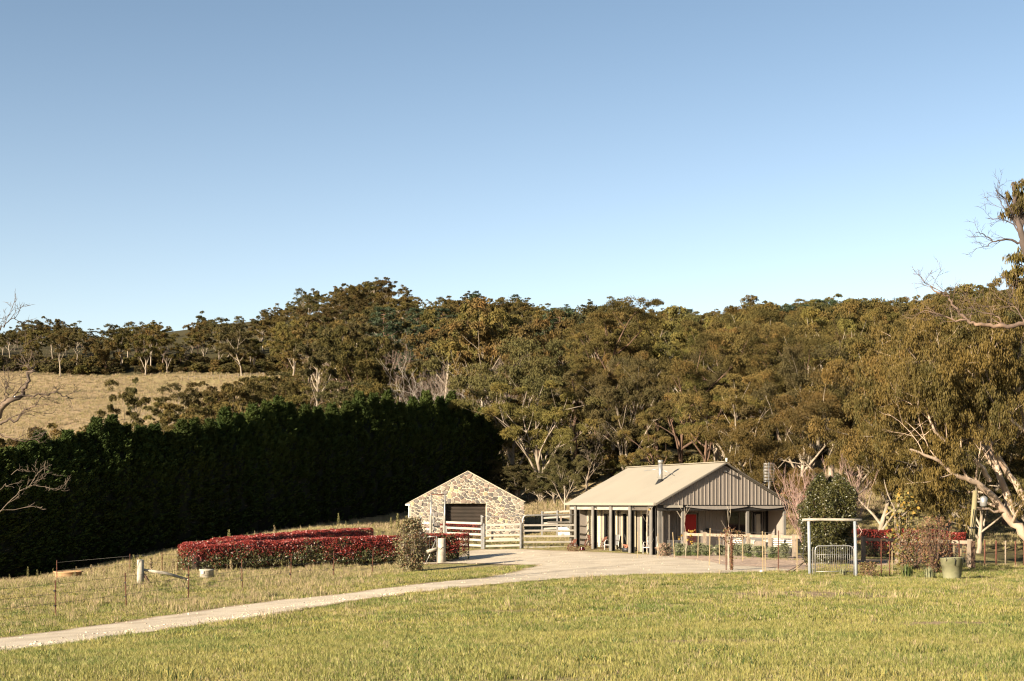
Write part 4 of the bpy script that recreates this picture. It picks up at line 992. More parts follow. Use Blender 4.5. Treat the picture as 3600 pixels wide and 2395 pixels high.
for i, (u, z, e) in enumerate(seeds):
    poly = [(u-.6,z-.5),(u+.6,z-.5),(u+.6,z+.5),(u-.6,z+.5)]
    for j, (a, c, e2) in enumerate(seeds):
        if i == j or abs(a-u) > 1.1 or abs(c-z) > .9: continue
        dx, dz = (a-u), (c-z); w_ = (e)/(e+e2) * 1.0
        mx, mz = u+dx*w_, z+dz*w_; l = math.hypot(dx, dz); poly = clip(poly, dx/l, dz/l, (mx*dx+mz*dz)/l)
        if len(poly) < 3: break
    if len(poly) < 3: continue
    g = .017
    poly = clip(poly, -1, 0, 0); poly = clip(poly, 1, 0, SW_); poly = clip(poly, 0, -1, -(SZ0))
    k_ = (SP-SE)/3.78; l = math.hypot(k_, 1)
    poly = clip(poly, -k_/l, 1/l, (SE)/l) if len(poly) > 2 else poly
    poly = clip(poly, k_/l, 1/l, (SE + 2*3.78*k_)/l) if len(poly) > 2 else poly
    if z > OP[3] and OP[0]-.3 < u < OP[1]+.3: poly = clip(poly, 0, -1, -OP[3]) if min(p[1] for p in poly) < OP[3] and OP[0] < u < OP[1] else poly
    if z <= OP[3] and len(poly) > 2:
        if u < OP[0]: poly = clip(poly, 1, 0, OP[0])
        if u > OP[1]: poly = clip(poly, -1, 0, -OP[1])
    elif len(poly) > 2 and not (OP[0] < u < OP[1]):
        if u <= OP[0]: poly = clip(poly, 1, 0, OP[0]) if min(p[1] for p in poly) < OP[3] else poly
        if u >= OP[1]: poly = clip(poly, -1, 0, -OP[1]) if min(p[1] for p in poly) < OP[3] else poly
    if len(poly) < 3: continue
    q = inset(poly, g)
    if not q: continue
    # drop very short edges, jitter corners a little
    q2 = [p for n_, p in enumerate(q) if math.hypot(p[0]-q[n_-1][0], p[1]-q[n_-1][1]) > .035]
    if len(q2) < 3: continue
    # round the corners
    rr = []
    for n_ in range(len(q2)):
        a, b, c = q2[n_-1], q2[n_], q2[(n_+1) % len(q2)]
        rr += [(b[0]*.84+a[0]*.16, b[1]*.84+a[1]*.16), (b[0]*.84+c[0]*.16, b[1]*.84+c[1]*.16)]
    ar = abs(sum(rr[n_][0]*rr[(n_+1)%len(rr)][1]-rr[(n_+1)%len(rr)][0]*rr[n_][1] for n_ in range(len(rr))))/2
    stones.append((ar, rr))
stones.sort(reverse=True); rest = MB(); print('stones', len(stones))
for i, (ar, rr) in enumerate(stones):
    b = MB() if i < 296 else rest
    n = len(rr); cx = sum(p[0] for p in rr)/n; cz = sum(p[1] for p in rr)/n; t = sr.uniform(.018, .045); tx, tz_ = sr.gauss(0,.05), sr.gauss(0,.05)
    f0 = [Sw(p[0], .0-.001, p[1]) for p in rr]; f1 = [Sw(cx+(p[0]-cx)*.9, -t + tx*(p[0]-cx) + tz_*(p[1]-cz), cz+(p[1]-cz)*.9) for p in rr]
    mid1 = [a.lerp(c, .7) + (a-c)*.0 for a, c in zip(f0, f1)]
    mid1 = [Sw(cx+(p[0]-cx)*.975, -t*.62, cz+(p[1]-cz)*.975) for p in rr]
    b.add(f0+mid1+f1, [(j, (j+1)%n, n+(j+1)%n, n+j) for j in range(n)] + [(n+j, n+(j+1)%n, 2*n+(j+1)%n, 2*n+j) for j in range(n)] + [tuple(range(2*n, 3*n))])
    if i < 296: b.build('stone', STONES[sr.choice([0,0,1,1,2,2,2,3])], shed)
if rest.v: tag(rest.build('small_stones', STONES[0], shed), kind='stuff')
b = MB()
for s in (0, 1):
    a, c = ((-.06, SE-.02), (3.78, SP)) if s == 0 else ((3.78, SP), (SW_+.06, SE-.02))
    MB().bar(Sw(a[0], TH/2-.02, a[1]+.02), Sw(c[0], TH/2-.02, c[1]+.02), TH+.02, .03, SV.cross(Vector((c[0]-a[0],0,c[1]-a[1])))).build('coping', MORTAR, shed)
RD = MB(); z = SZ0
while z < -.02:
    RD.prism([Sw(OP[0]-.05, TH+.02, z), Sw(OP[0]-.05, TH-.03, z+.045), Sw(OP[0]-.05, TH+.02, z+.09)], SU*(OP[1]-OP[0]+.1)); z += .092
rd = RD.build('roller_door', DOORB, shed)
MB().box(Sw((OP[0]+OP[1])/2, TH+.0, SZ0+.06), OP[1]-OP[0], .03, .1, (SU, SV, Vector((0,0,1)))).build('bottom_rail', DOORB, rd)
# side walls, roof of the shed
b = MB(); b.box(Sw(.2, 4.6, (SZ0+SE)/2-.2), .1, 8.3, SE-SZ0, (SU,SV,Vector((0,0,1)))).build('side_wall', CLAD, shed)
MB().box(Sw(.13, 1.3, (SZ0)/2-.25), .03, 1.4, 2.0, (SU,SV,Vector((0,0,1)))).build('side_door', CLADSH, shed)
MB().box(Sw(SW_-.2, 4.6, (SZ0+SE)/2-.2), .1, 8.3, SE-SZ0, (SU,SV,Vector((0,0,1)))).build('side_wall', CLAD, shed)
MB().box(Sw(SW_/2, 8.75, (SZ0+SE)/2-.2), SW_-.3, .1, SE-SZ0, (SU,SV,Vector((0,0,1)))).build('back_wall', CLAD, shed)
MB().bar(Sw(-.05, 4.7, SE-.12), Sw(3.78, 4.7, SP-.10), 8.3, .05, (0,0,1)).build('roof', ROOFM, shed)
MB().bar(Sw(3.78, 4.7, SP-.10), Sw(SW_+.05, 4.7, SE-.12), 8.3, .05, (0,0,1)).build('roof', ROOFM, shed)
MB().bar(Sw(-.09, TH+.02, SE-.2), Sw(-.09, 8.8, SE-.2), .10, .13).build('gutter', WHITEP, shed)
MB().tube([Sw(-.1, TH+.1, SE-.25), Sw(-.1, TH+.1, SZ0)], .04, 8).build('downpipe', WHITEP, shed)

# ================================================================ stock yard rails
def rail_panel(name, label, pa, pb, nrail, ztop, zbot, post_h, cat='fence', m=RAILM, rail=(.05,.115), posts=2, grp=None):
    """pa, pb: (px, Y) of the two ends"""
    A = Vector(((pa[0]-1800)/5000*pa[1], pa[1], 0)); B = Vector(((pb[0]-1800)/5000*pb[1], pb[1], 0))
    za, zb = tz(A.x, A.y), tz(B.x, B.y); t = thing(name, label, cat, (A.x, A.y, za), grp)
    for i in range(nrail):
        f = i/(nrail-1) if nrail > 1 else 1; h = zbot + (ztop-zbot)*f
        MB().bar(A + Vector((0,0,za+h)), B + Vector((0,0,zb+h)), rail[0], rail[1]).build('rail', m, t)
    for i in range(posts):
        P = A.lerp(B, i/(posts-1)) if posts > 1 else A; z = tz(P.x, P.y)
        MB().box(P + Vector((0,-.05,z+post_h/2-.1)), .09, .09, post_h+.2).build('post', GALV, t)
    return t
rail_panel('stock_rail_panel', 'pale five-railed cattle panel in front of the right half of the stone shed', (1700,78), (1832,78), 5, 1.33, .18, 1.42)
rail_panel('stock_rail_panel', 'cattle rails running back beside the small red hedge to the pale five-railed panel', (1569,80.5), (1694,78.4), 5, 1.40, .18, 1.2)
rail_panel('stock_rail_panel', 'cattle rails at the left corner of the stone shed behind the grey-green shrub', (1478,82), (1512,81.6), 4, 1.30, .25, 1.75)
t = rail_panel('stock_rail_panel', 'single top rail reaching to the left corner of the stone shed', (1432,86), (1512,85), 1, 1.2, 1.2, 1.0, rail=(.05,.08))
rail_panel('stock_rail_panel', 'short high rails between the two tall gate uprights before the shed', (1524,82), (1560,82), 3, 1.55, .6, 1.9)
tg = thing('rail_gate', 'wide six-railed steel gate with rounded hoop top left of the house', 'gate', at(1836, 1933, 78))
hp = [at(1838,1936,78), at(1838,1826,78), at(1842,1816,78), at(1850,1812,78), at(1955,1811,78.2), at(2038,1810,78.5)]
MB().tube(hp, .035, 8).build('hoop', GALV, tg)
for py in (1847,1866,1886,1906,1925): MB().bar(at(1840,py,78), at(2030,py-1,78.6), .045, .10).build('rail', RAILM, tg)
MB().box(at(2033,1890,78.6), .08, .08, 1.45).build('post', GALV, tg); MB().box(at(1829.5,1889,77.9), .09, .09, 1.5).build('post', GALV, tg)
MB().tube([at(1838,1812,78), at(1700,1817,79), at(1693,1817,79)], .02, 6).build('brace_rail', GALV, tg)
MB().box(at(1693,1870,78.8), .10, .10, 1.85).build('hinge_post', GALV, tg)
tu = thing('yard_gateway', 'tall thin steel portal rising in front of the left half of the stone shed', 'gateway', at(1518, 1880, 81))
for px_ in (1516, 1564):
    MB().tube([at(px_,1885,81), at(px_,1738,81)], .035, 8).build('upright', GALV, tu)
    MB().bar(at(px_-4,1885,81.2), at(px_-1,1765,81.2), .06, .09).build('leaning_rail', RAILM, tu)
MB().tube([at(1514,1739,81), at(1566,1739,81)], .028, 6).build('crossbar', RUST, tu)
# rear yard and white loading ramp
ry = rail_panel('stock_rail_panel', 'dark-railed rear cattle yard seen beyond the hoop-topped gate', (1905,92), (2065,92), 4, 1.55, .5, 1.65, posts=4)
lr = thing('loading_ramp', 'white painted cattle loading ramp with diagonal brace behind the hoop-topped gate', 'ramp', at(1965, 1893, 88))
for i, py in enumerate((1843,1860,1877)): MB().bar(at(1962,py,88), at(2058,py-2,88), .04, .20).build('side_board', WHITEP, lr)
MB().bar(at(1990,1848,87.9), at(2045,1888,87.9), .05, .12).build('brace', STEEL, lr)
for px_ in (1972, 2012, 2052): MB().bar(at(px_,1898,88.1), at(px_,1815,88.1), .10, .10).build('post', TIMB, lr)
MB().bar(at(1925,1836,88), at(2060,1836,88), .5, .10).build('deck', TRIM, lr)
wt = thing('stone_trough', 'low pale trough behind the pale five-railed cattle panel', 'trough', at(1780, 1905, 86))
tb = MB(); tb.box(at(1778,1901,86), 2.0, .5, .35); tb.build('basin', CONC, wt); MB().box(at(1778,1894,86), 1.8, .3, .03).build('water_surface', GLASS, wt)
bp = MB().box(at(1731,1886,84), .13, .13, .75); tag(bp.build('short_post', BLACKP, org=at(1731,1900,84)), 'short black post standing behind the pale five-railed panel', 'post')

# ================================================================ red photinia hedges
def hedge(name, label, pts, W, tops, group, dens=900, redtop=.55, seed=1, lower=REDG, LL=.085):
    """pts: (x,y) spine; tops: absolute z of the top along the spine"""
    rn = np.random.default_rng(seed); P = np.array(pts, float); seg = np.linalg.norm(np.diff(P, axis=0), axis=1); cum = np.r_[0, np.cumsum(seg)]; Ltot = cum[-1]
    n = int(Ltot*dens + 900)
    s = rn.uniform(-W*.5, Ltot+W*.5, n); sc = np.clip(s, 0, Ltot)
    x = np.interp(sc, cum, P[:,0]); y = np.interp(sc, cum, P[:,1]); k = np.clip(np.searchsorted(cum, sc, side='right')-1, 0, len(seg)-1); dr = (P[k+1]-P[k])/seg[k][:,None]
    zt = np.interp(sc, cum, tops); zb = TZ(x, y); Hh = zt - zb
    over = s - sc
    # place on the skin: sides or top
    tside = rn.random(n); side = rn.choice([-1,1], n); h = np.where(tside < .72, rn.random(n), .93 + .07*rn.random(n)); q = np.where(tside < .72, side*(.86+.14*rn.random(n)), rn.uniform(-1,1,n))
    rnd = np.clip((h-.8)/.2, 0, 1); q = q * np.where(np.abs(q) > .8, 1 - .22*rnd**2, 1); bot = np.clip((.14-h)/.14, 0, 1); q *= 1 - .3*bot
    lump = .13*(vnoise(s, h*4, .45, seed) - .5) + .08*(vnoise(s*1.0, q*2, .9, seed+3) - .5)
    off = q*W/2*np.sqrt(np.clip(1-(over/(W*.5+1e-6))**2, .0, 1)) + np.sign(q)*lump
    X = x + dr[:,0]*over - dr[:,1]*off; Y_ = y + dr[:,1]*over + dr[:,0]*off; Z = zb + .08 + (Hh-.08)*h + lump*(h > .8)
    Z = np.maximum(Z, TZ(X, Y_)+.02)
    # holes near the bottom
    keep = (vnoise(s, h*1.3, .5, seed+8) > .30*(h < .55)) | (rn.random(n) < .15); c = np.stack([X, Y_, Z], -1)[keep]; h = h[keep]; s = s[keep]; n = len(c)
    org = np.array([P[0,0], P[0,1], tz(*P[0])]); outw = rn.normal(size=(n,3))*.6 + np.array([0,0,.35])
    V, F = leaf_geo(c - org, outw, LL*rn.uniform(.7,1.3,n), LL*.48, rn)
    pr = np.clip(redtop + (h-.55)*1.6 + (vnoise(s, h*2, .9, seed+5)-.5)*1.6, .06, 1); mi = (rn.random(n) > pr).astype(int)
    t = thing(name, label, 'hedge', tuple(org), group)
    link('foliage', np_mesh('hedge_leaves', V, F, [REDL, lower], mi), t)
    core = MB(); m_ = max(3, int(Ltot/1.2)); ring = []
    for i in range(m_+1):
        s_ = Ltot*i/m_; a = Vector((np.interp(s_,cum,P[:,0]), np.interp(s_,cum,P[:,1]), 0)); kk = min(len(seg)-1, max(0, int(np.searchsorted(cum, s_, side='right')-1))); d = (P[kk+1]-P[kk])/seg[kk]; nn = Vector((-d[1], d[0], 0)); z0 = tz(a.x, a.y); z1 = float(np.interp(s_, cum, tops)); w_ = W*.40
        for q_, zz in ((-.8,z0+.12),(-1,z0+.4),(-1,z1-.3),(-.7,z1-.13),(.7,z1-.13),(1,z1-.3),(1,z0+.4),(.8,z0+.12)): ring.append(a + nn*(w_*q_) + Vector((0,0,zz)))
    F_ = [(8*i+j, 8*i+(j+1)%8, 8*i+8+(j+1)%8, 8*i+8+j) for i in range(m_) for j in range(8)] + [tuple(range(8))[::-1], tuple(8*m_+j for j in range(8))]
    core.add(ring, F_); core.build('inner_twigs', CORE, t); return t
hedge('photinia_hedge', 'long clipped red photinia hedge along the drive, running up to the split-timber strainer post', [(-14.8,66.2),(-11.5,67.8),(-7.5,69.6),(-4.5,71.0),(-2.9,71.8)], 1.5, [-1.92,-1.78,-1.67,-1.58,-1.53], 'red photinia hedges', 3300, .52, 1)
hedge('photinia_hedge', 'rear red photinia hedge running back from the left bend towards the shed', [(-15.0,67.4),(-13.0,73),(-10.6,79.5),(-8.9,83)], 1.6, [-1.88,-1.64,-1.50,-1.48], 'red photinia hedges', 2600, .8, 2)
hedge('photinia_hedge', 'low red-topped hedge before the roller door of the stone shed', [(-3.75,86),(-2.4,86)], 1.2, [-1.20,-1.22], 'red photinia hedges', 2200, .9, 3)
hedge('photinia_hedge', 'red photinia hedge behind the garden fence right of the timber gate frame', [(16.6,67.2),(18.5,66.3),(20.2,65.4)], 1.3, [-1.22,-1.24,-1.28], 'red photinia hedges', 3000, .75, 4)

# ================================================================ shrubs and small trees
def leafy(name, label, cat, base, shape, nleaf, LL, LW, m, stem_m=BARKB, nstem=12, seed=1, m2=None, p2=0, core=None, stem_r=.02, shell=.55, group=None):
    """shape(t) -> radius at relative height t"""
    rn = np.random.default_rng(seed); H, rad = shape
    t_ = rn.random(nleaf)**.9; a = rn.uniform(0, 6.283, nleaf); r = np.array([rad(v) for v in t_]) * (shell + (1-shell)*rn.random(nleaf)**.6) * (.62 + .76*vnoise(a*2.2, t_*6, 1, seed))
    c = np.stack([np.cos(a)*r, np.sin(a)*r, .05 + t_*H*(.93 + .14*vnoise(a*2, t_*3, 1, seed+2))], -1)
    d = rn.normal(size=(nleaf,3))*.7 + np.stack([np.cos(a), np.sin(a), .3+0*a], -1)*.5
    V, F = leaf_geo(c, d, LL*rn.uniform(.6,1.3,nleaf), LW*rn.uniform(.7,1.2,nleaf), rn)
    t = thing(name, label, cat, base, group)
    mi = (rn.random(nleaf) < p2).astype(int) if m2 else None
    link('foliage', np_mesh('leaves', V, F, [m, m2] if m2 else m, mi), t)
    st = MB(); rr = random.Random(seed)
    for i in range(nstem):
        an = rr.uniform(0,6.28); R1 = rad(.6)*rr.uniform(.3,.95); e = rr.uniform(.75, 1.0)
        st.tube([(0,0,-.1),(math.cos(an)*R1*.5,math.sin(an)*R1*.5,H*.35*e),(math.cos(an)*R1,math.sin(an)*R1,H*.68*e),(math.cos(an)*R1*.9+rr.gauss(0,.05),math.sin(an)*R1*.9,H*e*.98)], [stem_r,stem_r*.8,stem_r*.5,.004], 4)
    link('stems', st.mesh('stems', stem_m), t)
    if core:
        cb = MB(); cb.lathe((0,0,0), [(max(.03, rad(v)*.52), .1+v*H*.9) for v in (0,.12,.25,.4,.55,.7,.85,.97)], 10); link('inner_twigs', cb.mesh('inner_twigs', core), t)
    return t
def G(px, py, Y): x = (px-1800)/5000*Y; return (x, Y, tz(x, Y))
leafy('bush', 'tall grey-green bush at the end of the red hedge, left of the strainer post', 'shrub', G(1447,2000,63), (2.3, lambda t: .70*math.sin(min(1,t*1.5+.4)*1.57)*(1-max(0,t-.65)*1.6)), 4600, .12, .055, SHRUB, TWIG, 40, 5, BRLEAF, .22, None, .02, .15)
leafy('evergreen_tree', 'dense dark green rounded tree standing behind the timber gate frame', 'tree', G(2912,1992,58), (3.5, lambda t: 1.12*(math.sin(min(1, t*3+.45)*1.57))*math.sqrt(max(.02,1-max(0,(t-.55)/.47)**2))), 34000, .10, .045, GATETR, BARKB, 8, 6, None, 0, CORE_G, .05, .6)
ytree = leafy('sapling', 'yellow-green large-leaved sapling beside the red hedge at the right', 'tree', G(3178,2000,56), (3.0, lambda t: .22+.62*math.sin(t*3.0)*(1-.35*t)), 420, .20, .13, YGLEAF, TWIG, 9, 7, YLEAF, .25, None, .02, .3)
leafy('bush', 'brown-leaved tangled bush left of the green planter tub', 'shrub', G(3290,2020,53.5), (2.2, lambda t: .30+.38*math.sin(t*3.0)), 1300, .10, .055, BRLEAF, BARKB, 40, 8, YGLEAF, .25, None, .018, .3)
leafy('bush', 'brown-leaved bush crossing the garden fence beside the yellow-green sapling', 'shrub', G(3220,2010,55), (1.6, lambda t: .45+.3*math.sin(t*3)), 1300, .09, .05, BRLEAF, BARKB, 26, 9, REDG, .3, None, .012, .3)
leafy('shrub', 'small scrambling shrub at the foot of the right gate post', 'shrub', G(3050,2020,50.6), (.5, lambda t: .35), 700, .07, .04, BRLEAF, TWIGP, 16, 10, YGLEAF, .4, None, .006, .2)
bt = leafy('shrub', 'bare-stemmed shrub with brown leaves at its top, tied to stakes before the porch', 'shrub', G(2572,2010,53), (1.52, lambda t: .05 if t < .62 else .62*math.sin((t-.62)/.38*3.0+.1)+.1), 560, .10, .045, BRLEAF, RUST, 4, 12, YGLEAF, .15, None, .022, .2)
# vase of bare pink twigs
def bare_vase(name, label, base, H, n, seed, m, spread=.45, leafm=None, nleaf=0):
    r = random.Random(seed); st = MB(); ends = []
    for i in range(n):
        a = r.uniform(0, 6.28); ln = r.uniform(.1, spread); d = Vector((math.cos(a)*ln, math.sin(a)*ln, 1)).normalized(); p = Vector((0,0,-.1)); L = H*r.uniform(.7,1.02); pts, rad = [p.copy()], [.032]
        for k in range(7): d = (d + Vector((r.gauss(0,.07), r.gauss(0,.07), .05))).normalized(); p = p + d*L/7; pts.append(p.copy()); rad.append(.028*(1-(k+1)/7.6))
        st.tube(pts, rad, 4, False)
        for k in range(9):
            q = pts[r.randint(2,6)]; dd = (d + Vector((r.gauss(0,.5), r.gauss(0,.5), .15))).normalized(); l2 = H*r.uniform(.12,.32)
            e = q + dd*l2 + Vector((0,0,l2*.2)); st.tube([q, q+dd*l2*.5, e], [.013,.009,.005], 3, False); ends += [e, q+dd*l2*.6]
            for j in range(3): f_ = q.lerp(e, r.uniform(.3,.9)); d3 = (dd + Vector((r.gauss(0,.6), r.gauss(0,.6), .3))).normalized(); st.tube([f_, f_+d3*l2*.4], [.007,.004], 3, False)
    t = thing(name, label, 'tree', base); link('branches', st.mesh('branches', m), t)
    if leafm:
        rn = np.random.default_rng(seed); E_ = np.array([tuple(e) for e in ends]); c = E_[rn.integers(0, len(E_), nleaf)] + rn.normal(size=(nleaf,3))*.06
        c = c[c[:,2] < H*.75]; V, F = leaf_geo(c, rn.normal(size=(len(c),3))-np.array([0,0,.8]), .075, .035, rn); link('foliage', np_mesh('leaves', V, F, leafm), t)
    return t
bare_vase('bare_tree', 'leafless pinkish twiggy tree leaning left in front of the right end of the house', G(2852,1990,62.5), 4.1, 22, 3, TWIGP, .62, mat('rusty_pink_leaves', (.32,.11,.08), (.24,.08,.06), rough=.7), 260)
bare_vase('bare_tree', 'small leafless pinkish tree poking out above the dense dark green tree', G(2965,1990,60.5), 4.0, 10, 4, TWIGP, .35)
# saplings before the house with a few yellow leaves
def sapling(label, base, H, seed, lv, lm=YLEAF):
    r = random.Random(seed); rn = np.random.default_rng(seed); t = thing('sapling', label, 'tree', base)
    st = MB(); pts = [Vector((r.gauss(0,.012)*i, r.gauss(0,.012)*i, H*i/6-.05)) for i in range(7)]; st.tube(pts, [.015,.014,.012,.010,.008,.006,.004], 5); E_ = []
    for i in range(9):
        q = pts[r.randint(1,5)]; a = r.uniform(0,6.28); l = H*r.uniform(.12,.28); e = q + Vector((math.cos(a)*l*.6, math.sin(a)*l*.3, l)); st.tube([q, q.lerp(e,.5), e], [.007,.005,.003], 3); E_.append(e); E_.append(q.lerp(e,.6))
    link('stem', st.mesh('stem', mat('pale_sapling_bark', (.50,.42,.32), (.42,.35,.27))), t)
    lp = lv if lv else []
    for j, q in enumerate(lp):
        rn2 = np.random.default_rng(seed+j); c = np.array([q]) + rn2.normal(size=(5,3))*.035; V, F = leaf_geo(c, rn2.normal(size=(5,3)), .13, .10, rn2); link('leaf_cluster', np_mesh('leaves', V, F, lm), t)
    return t
sapling('thin staked sapling with one yellow leaf before the third west bay of the house', G(2275,1957,64), 2.35, 1, [(.12,0,2.18)])
sapling('thin sapling with clusters of yellow leaves before the red door', G(2411,1965,62), 2.25, 2, [(.22,0,1.15),(.30,.0,1.2),(-.30,0,.88),(.22,0,.95),(.24,0,.72),(-.15,0,1.0),(.1,0,.82)])
sapling('thin bare sapling rising from the brown shrub tied to stakes', G(2562,2005,54), 2.6, 3, [])
# lavender row
lsh = lambda H, R: (H, lambda t: R*(.65+.5*t)*(1-max(0,t-.7)*1.6))
leafy('lavender_bush', 'pale pink flowering bush at the near corner post of the house', 'shrub', G(2338,1950,65.2), lsh(.55,.40), 1800, .10, .022, PINKF, LAV, 22, 20, LAV, .3, CORE, .006, .3)
lp = [(2392,64.6,'at the foot of the thin yellow-leaved sapling'),(2425,64.4,'second of the row, before the red door'),(2455,64.2,'third of the row, under the fence post by the red door'),(2486,64,'fourth of the row, before the white stool'),(2530,63.6,'fifth of the row, left of the brown shrub'),(2588,63.2,'sixth of the row, right of the brown shrub'),(2625,62.9,'seventh of the row, before the cream cushion'),(2668,62.5,'eighth of the row, before the taupe cushion'),(2722,62.0,'ninth of the row, below the striped cushion'),(2757,61.6,'last of the row, tall and straggly')]
for i, (px_, Y_, wh) in enumerate(lp):
    rr = random.Random(i); leafy('lavender_bush', 'grey-green lavender bush ' + wh, 'shrub', G(px_, 1950, Y_), lsh(.46 + rr.uniform(-.05,.1) + (.15 if i == 9 else 0), .36+rr.uniform(-.04,.04)), 1300, .11, .016, LAV, LAV, 18, 30+i, GSHR, .1, CORE_G, .005, .25, 'lavender bushes in a row along the garden bed')
for i, (px_, Y_) in enumerate(((2386,63.7),(2421,63.5),(2448,63.2),(2484,63.0),(2634,61.8),(2672,61.5),(2713,61.1))):
    wh = ('at the foot of the first lavender','before the second lavender','before the third lavender','before the fourth lavender','before the seventh lavender','before the eighth lavender','before the ninth lavender')[i]
    leafy('low_shrub', 'low bright green cushion plant ' + wh, 'shrub', G(px_, 1960, Y_), lsh(.17,.2), 500, .05, .02, GSHR, LAV, 6, 50+i, None, 0, CORE_G, .004, .2, 'low green plants edging the lavender row')
# bed surface
BEDM = mat('pinkish_bark_mulch', (.46,.32,.23), (.36,.26,.19), scale=3, rough=.95, bump=.8, bscale=20, coords='World', c3=(.52,.38,.28))
bedpoly = [gp(*p) for p in ((2322,1958),(2395,1966),(2480,1976),(2560,1990),(2680,1998),(2790,2006),(2860,2012),(3000,2014),(3100,2014),(3280,2008),(3400,1996),(3380,1978),(3140,1972),(2900,1968),(2800,1952),(2700,1942),(2560,1936),(2430,1932),(2330,1936))]
sheet('mulch_bed', densify(bedpoly, .6, .06, 9), .6, .035, BEDM, 'pinkish mulch bed round the lavender in front of the house porch')
# strap-leaved clumps
def strap(label, base, n, H, seed, m=LAV):
    rn = np.random.default_rng(seed); b = MB()
    for i in range(n):
        a = rn.uniform(0,6.28); l = H*rn.uniform(.6,1.1); o = rn.uniform(0,.18); ln = abs(rn.normal(0,.3))*l; dx, dy = math.cos(a), math.sin(a); w = .016; p0 = Vector((dx*o, dy*o*.7, -.03)); sd = Vector((-dy, dx, 0))*w
        p1 = p0 + Vector((dx*ln*.3, dy*ln*.3, l*.6)); p2 = p0 + Vector((dx*ln, dy*ln, l)); b.add([p0-sd, p0+sd, p1+sd, p1-sd, p2], [(0,1,2,3),(3,2,4)])
    me = b.mesh('strap_leaves', m); o = link('strap_leaved_plant', me, None, base); tag(o, label, 'plant'); return o
strap('green strap-leaved clump below the yellow-green sapling', G(3190,2015,50.8), 90, .55, 1, GSHR)
strap('grey-green strap-leaved clump just left of the green planter tub', G(3268,2025,50.2), 80, .5, 2, LAV)
strap('small blue-green strap-leaved clump under the steel garden gate', G(2965,2022,50.9), 40, .38, 3, LAV)

# ================================================================ weeds standing above the grass
wr = random.Random(12); WEED = mat('olive_weed_leaves', (.22,.20,.07), (.16,.15,.055), rough=.8, scale=5); DRYW = mat('dry_seed_heads', (.34,.27,.15), (.26,.2,.11), rough=.9, scale=5)
def weed(seed, H):
    rn = np.random.default_rng(seed); n = 150; t_ = rn.random(n); a = rn.uniform(0,6.28,n); r = .10*(1-t_*.75)*rn.uniform(.4,1,n)
    c = np.stack([np.cos(a)*r, np.sin(a)*r, H*(.15+.85*t_)], -1); V, F = leaf_geo(c, np.stack([np.cos(a), np.sin(a), .9+0*a], -1), .12, .03, rn)
    s = MB().tube([(0,0,-.05),(0,0,H)], [.012,.006], 4); return s.mesh('stem', TWIG), np_mesh('foliage', V, F, WEED if seed % 2 else DRYW)
weeds = [weed(1,.8), weed(2,.7), weed(3,.95), weed(4,.6)]
for px_, Y_, s_, wh in ((812,66,.9,'by the left bend of the rear red hedge'),(470,63,1.0,'just above the left strainer post'),(496,66,1.1,'upslope of the left strainer post'),(530,68,1.2,'tallest right of the left strainer post'),(610,70,.9,'left of the red hedge bend'),(320,70,.8,'right of the clay drum'),(268,74,.7,'behind the clay drum'),(98,80,.8,'near the left edge of the slope'),(640,73,1.0,'half behind the red hedge bend'),(965,88,1.1,'behind the rear red hedge'),(1190,92,1.0,'between the hedge and the cypress row'),(1398,97,1.5,'tallest beside the shed'),(1375,99,1.1,'just left of the tall one beside the shed'),(1340,97,.8,'lower, left of the shed'),(1260,94,.8,'on the bank left of the shed'),(1815,112,1.2,'on the ridge right of the shed'),(1875,116,1.3,'pair-like on the ridge above the gate'),(1890,116,1.4,'tall on the ridge above the gate'),(1925,118,1.0,'on the ridge towards the house'),(1960,118,1.1,'on the ridge nearest the house')):
    k = wr.randrange(4); t = thing('weed', 'single upright weed stalk ' + wh, 'weed', G(px_, 0, Y_), 'upright weed stalks in the dry grass', wr.uniform(0,6)); t.scale = (s_,)*3
    link('stem', weeds[k][0], t); link('foliage', weeds[k][1], t)
for i, px_ in enumerate((760,772,785,796,805)):
    k = wr.randrange(4); t = thing('weed', 'one of a tight clump of weed stalks behind the top of the left red hedge', 'weed', G(px_, 0, 75), 'weed clump behind the red hedge'); t.scale = (1.3,)*3; t.scale.z = 2.1
    link('stem', weeds[k][0], t); link('foliage', weeds[k][1], t)
x, y = frus(1500, 60, 112, .38, 2); px_a = pxof(x, y); kk = ((x < -8) & (y < 100)) | (y > 84) & (px_a > 900) & (px_a < 2050); kk &= ~inpoly(x, y, DB) & (nr.random(len(x)) < .5)
for p in NOG: kk &= ~inpoly(x, y, p)
x, y = x[kk], y[kk]
scatter('weed_stalks', *put(x, y, .45), [joined((a, b)) for a, b in weeds], 'sparse small weeds and seed heads through the dry grass')

# ================================================================ wire fence along the drive
def picket(parent, p, h, m=RUST, w=.04, lean=(0,0), name='star_picket'):
    p = Vector(p); q = p + Vector((lean[0], lean[1], h)); b = MB()
    b.bar(p - Vector((0,0,.15)), q, w, w*.35, (1,0,0)); b.bar(p - Vector((0,0,.15)), q, w*.3, w*.9, (1,0,0)); return b.build(name, m, parent)
fA, fB = (-13.8, 43.0), (-6.1, 62.0); dfx, dfy = (fB[0]-fA[0])/6, (fB[1]-fA[1])/6
fence = thing('wire_fence', 'wire fence on rusty star pickets along the left side of the drive', 'fence', (fA[0], fA[1], tz(*fA)))
tops = []
leans = [0,-.04,.02,-.03,.03,.02,.05]
for i in range(-3, 7):
    x, y = fA[0]+dfx*i, fA[1]+dfy*i; z = tz(x, y); picket(fence, (x,y,z), 1.12, lean=(leans[i] if i >= 0 else 0, 0)); tops.append(Vector((x,y,z)))
    for hh in (.35,.8): MB().box((x-.03, y-.03, z+hh), .05, .04, .05).build('insulator', BLACKP, fence)
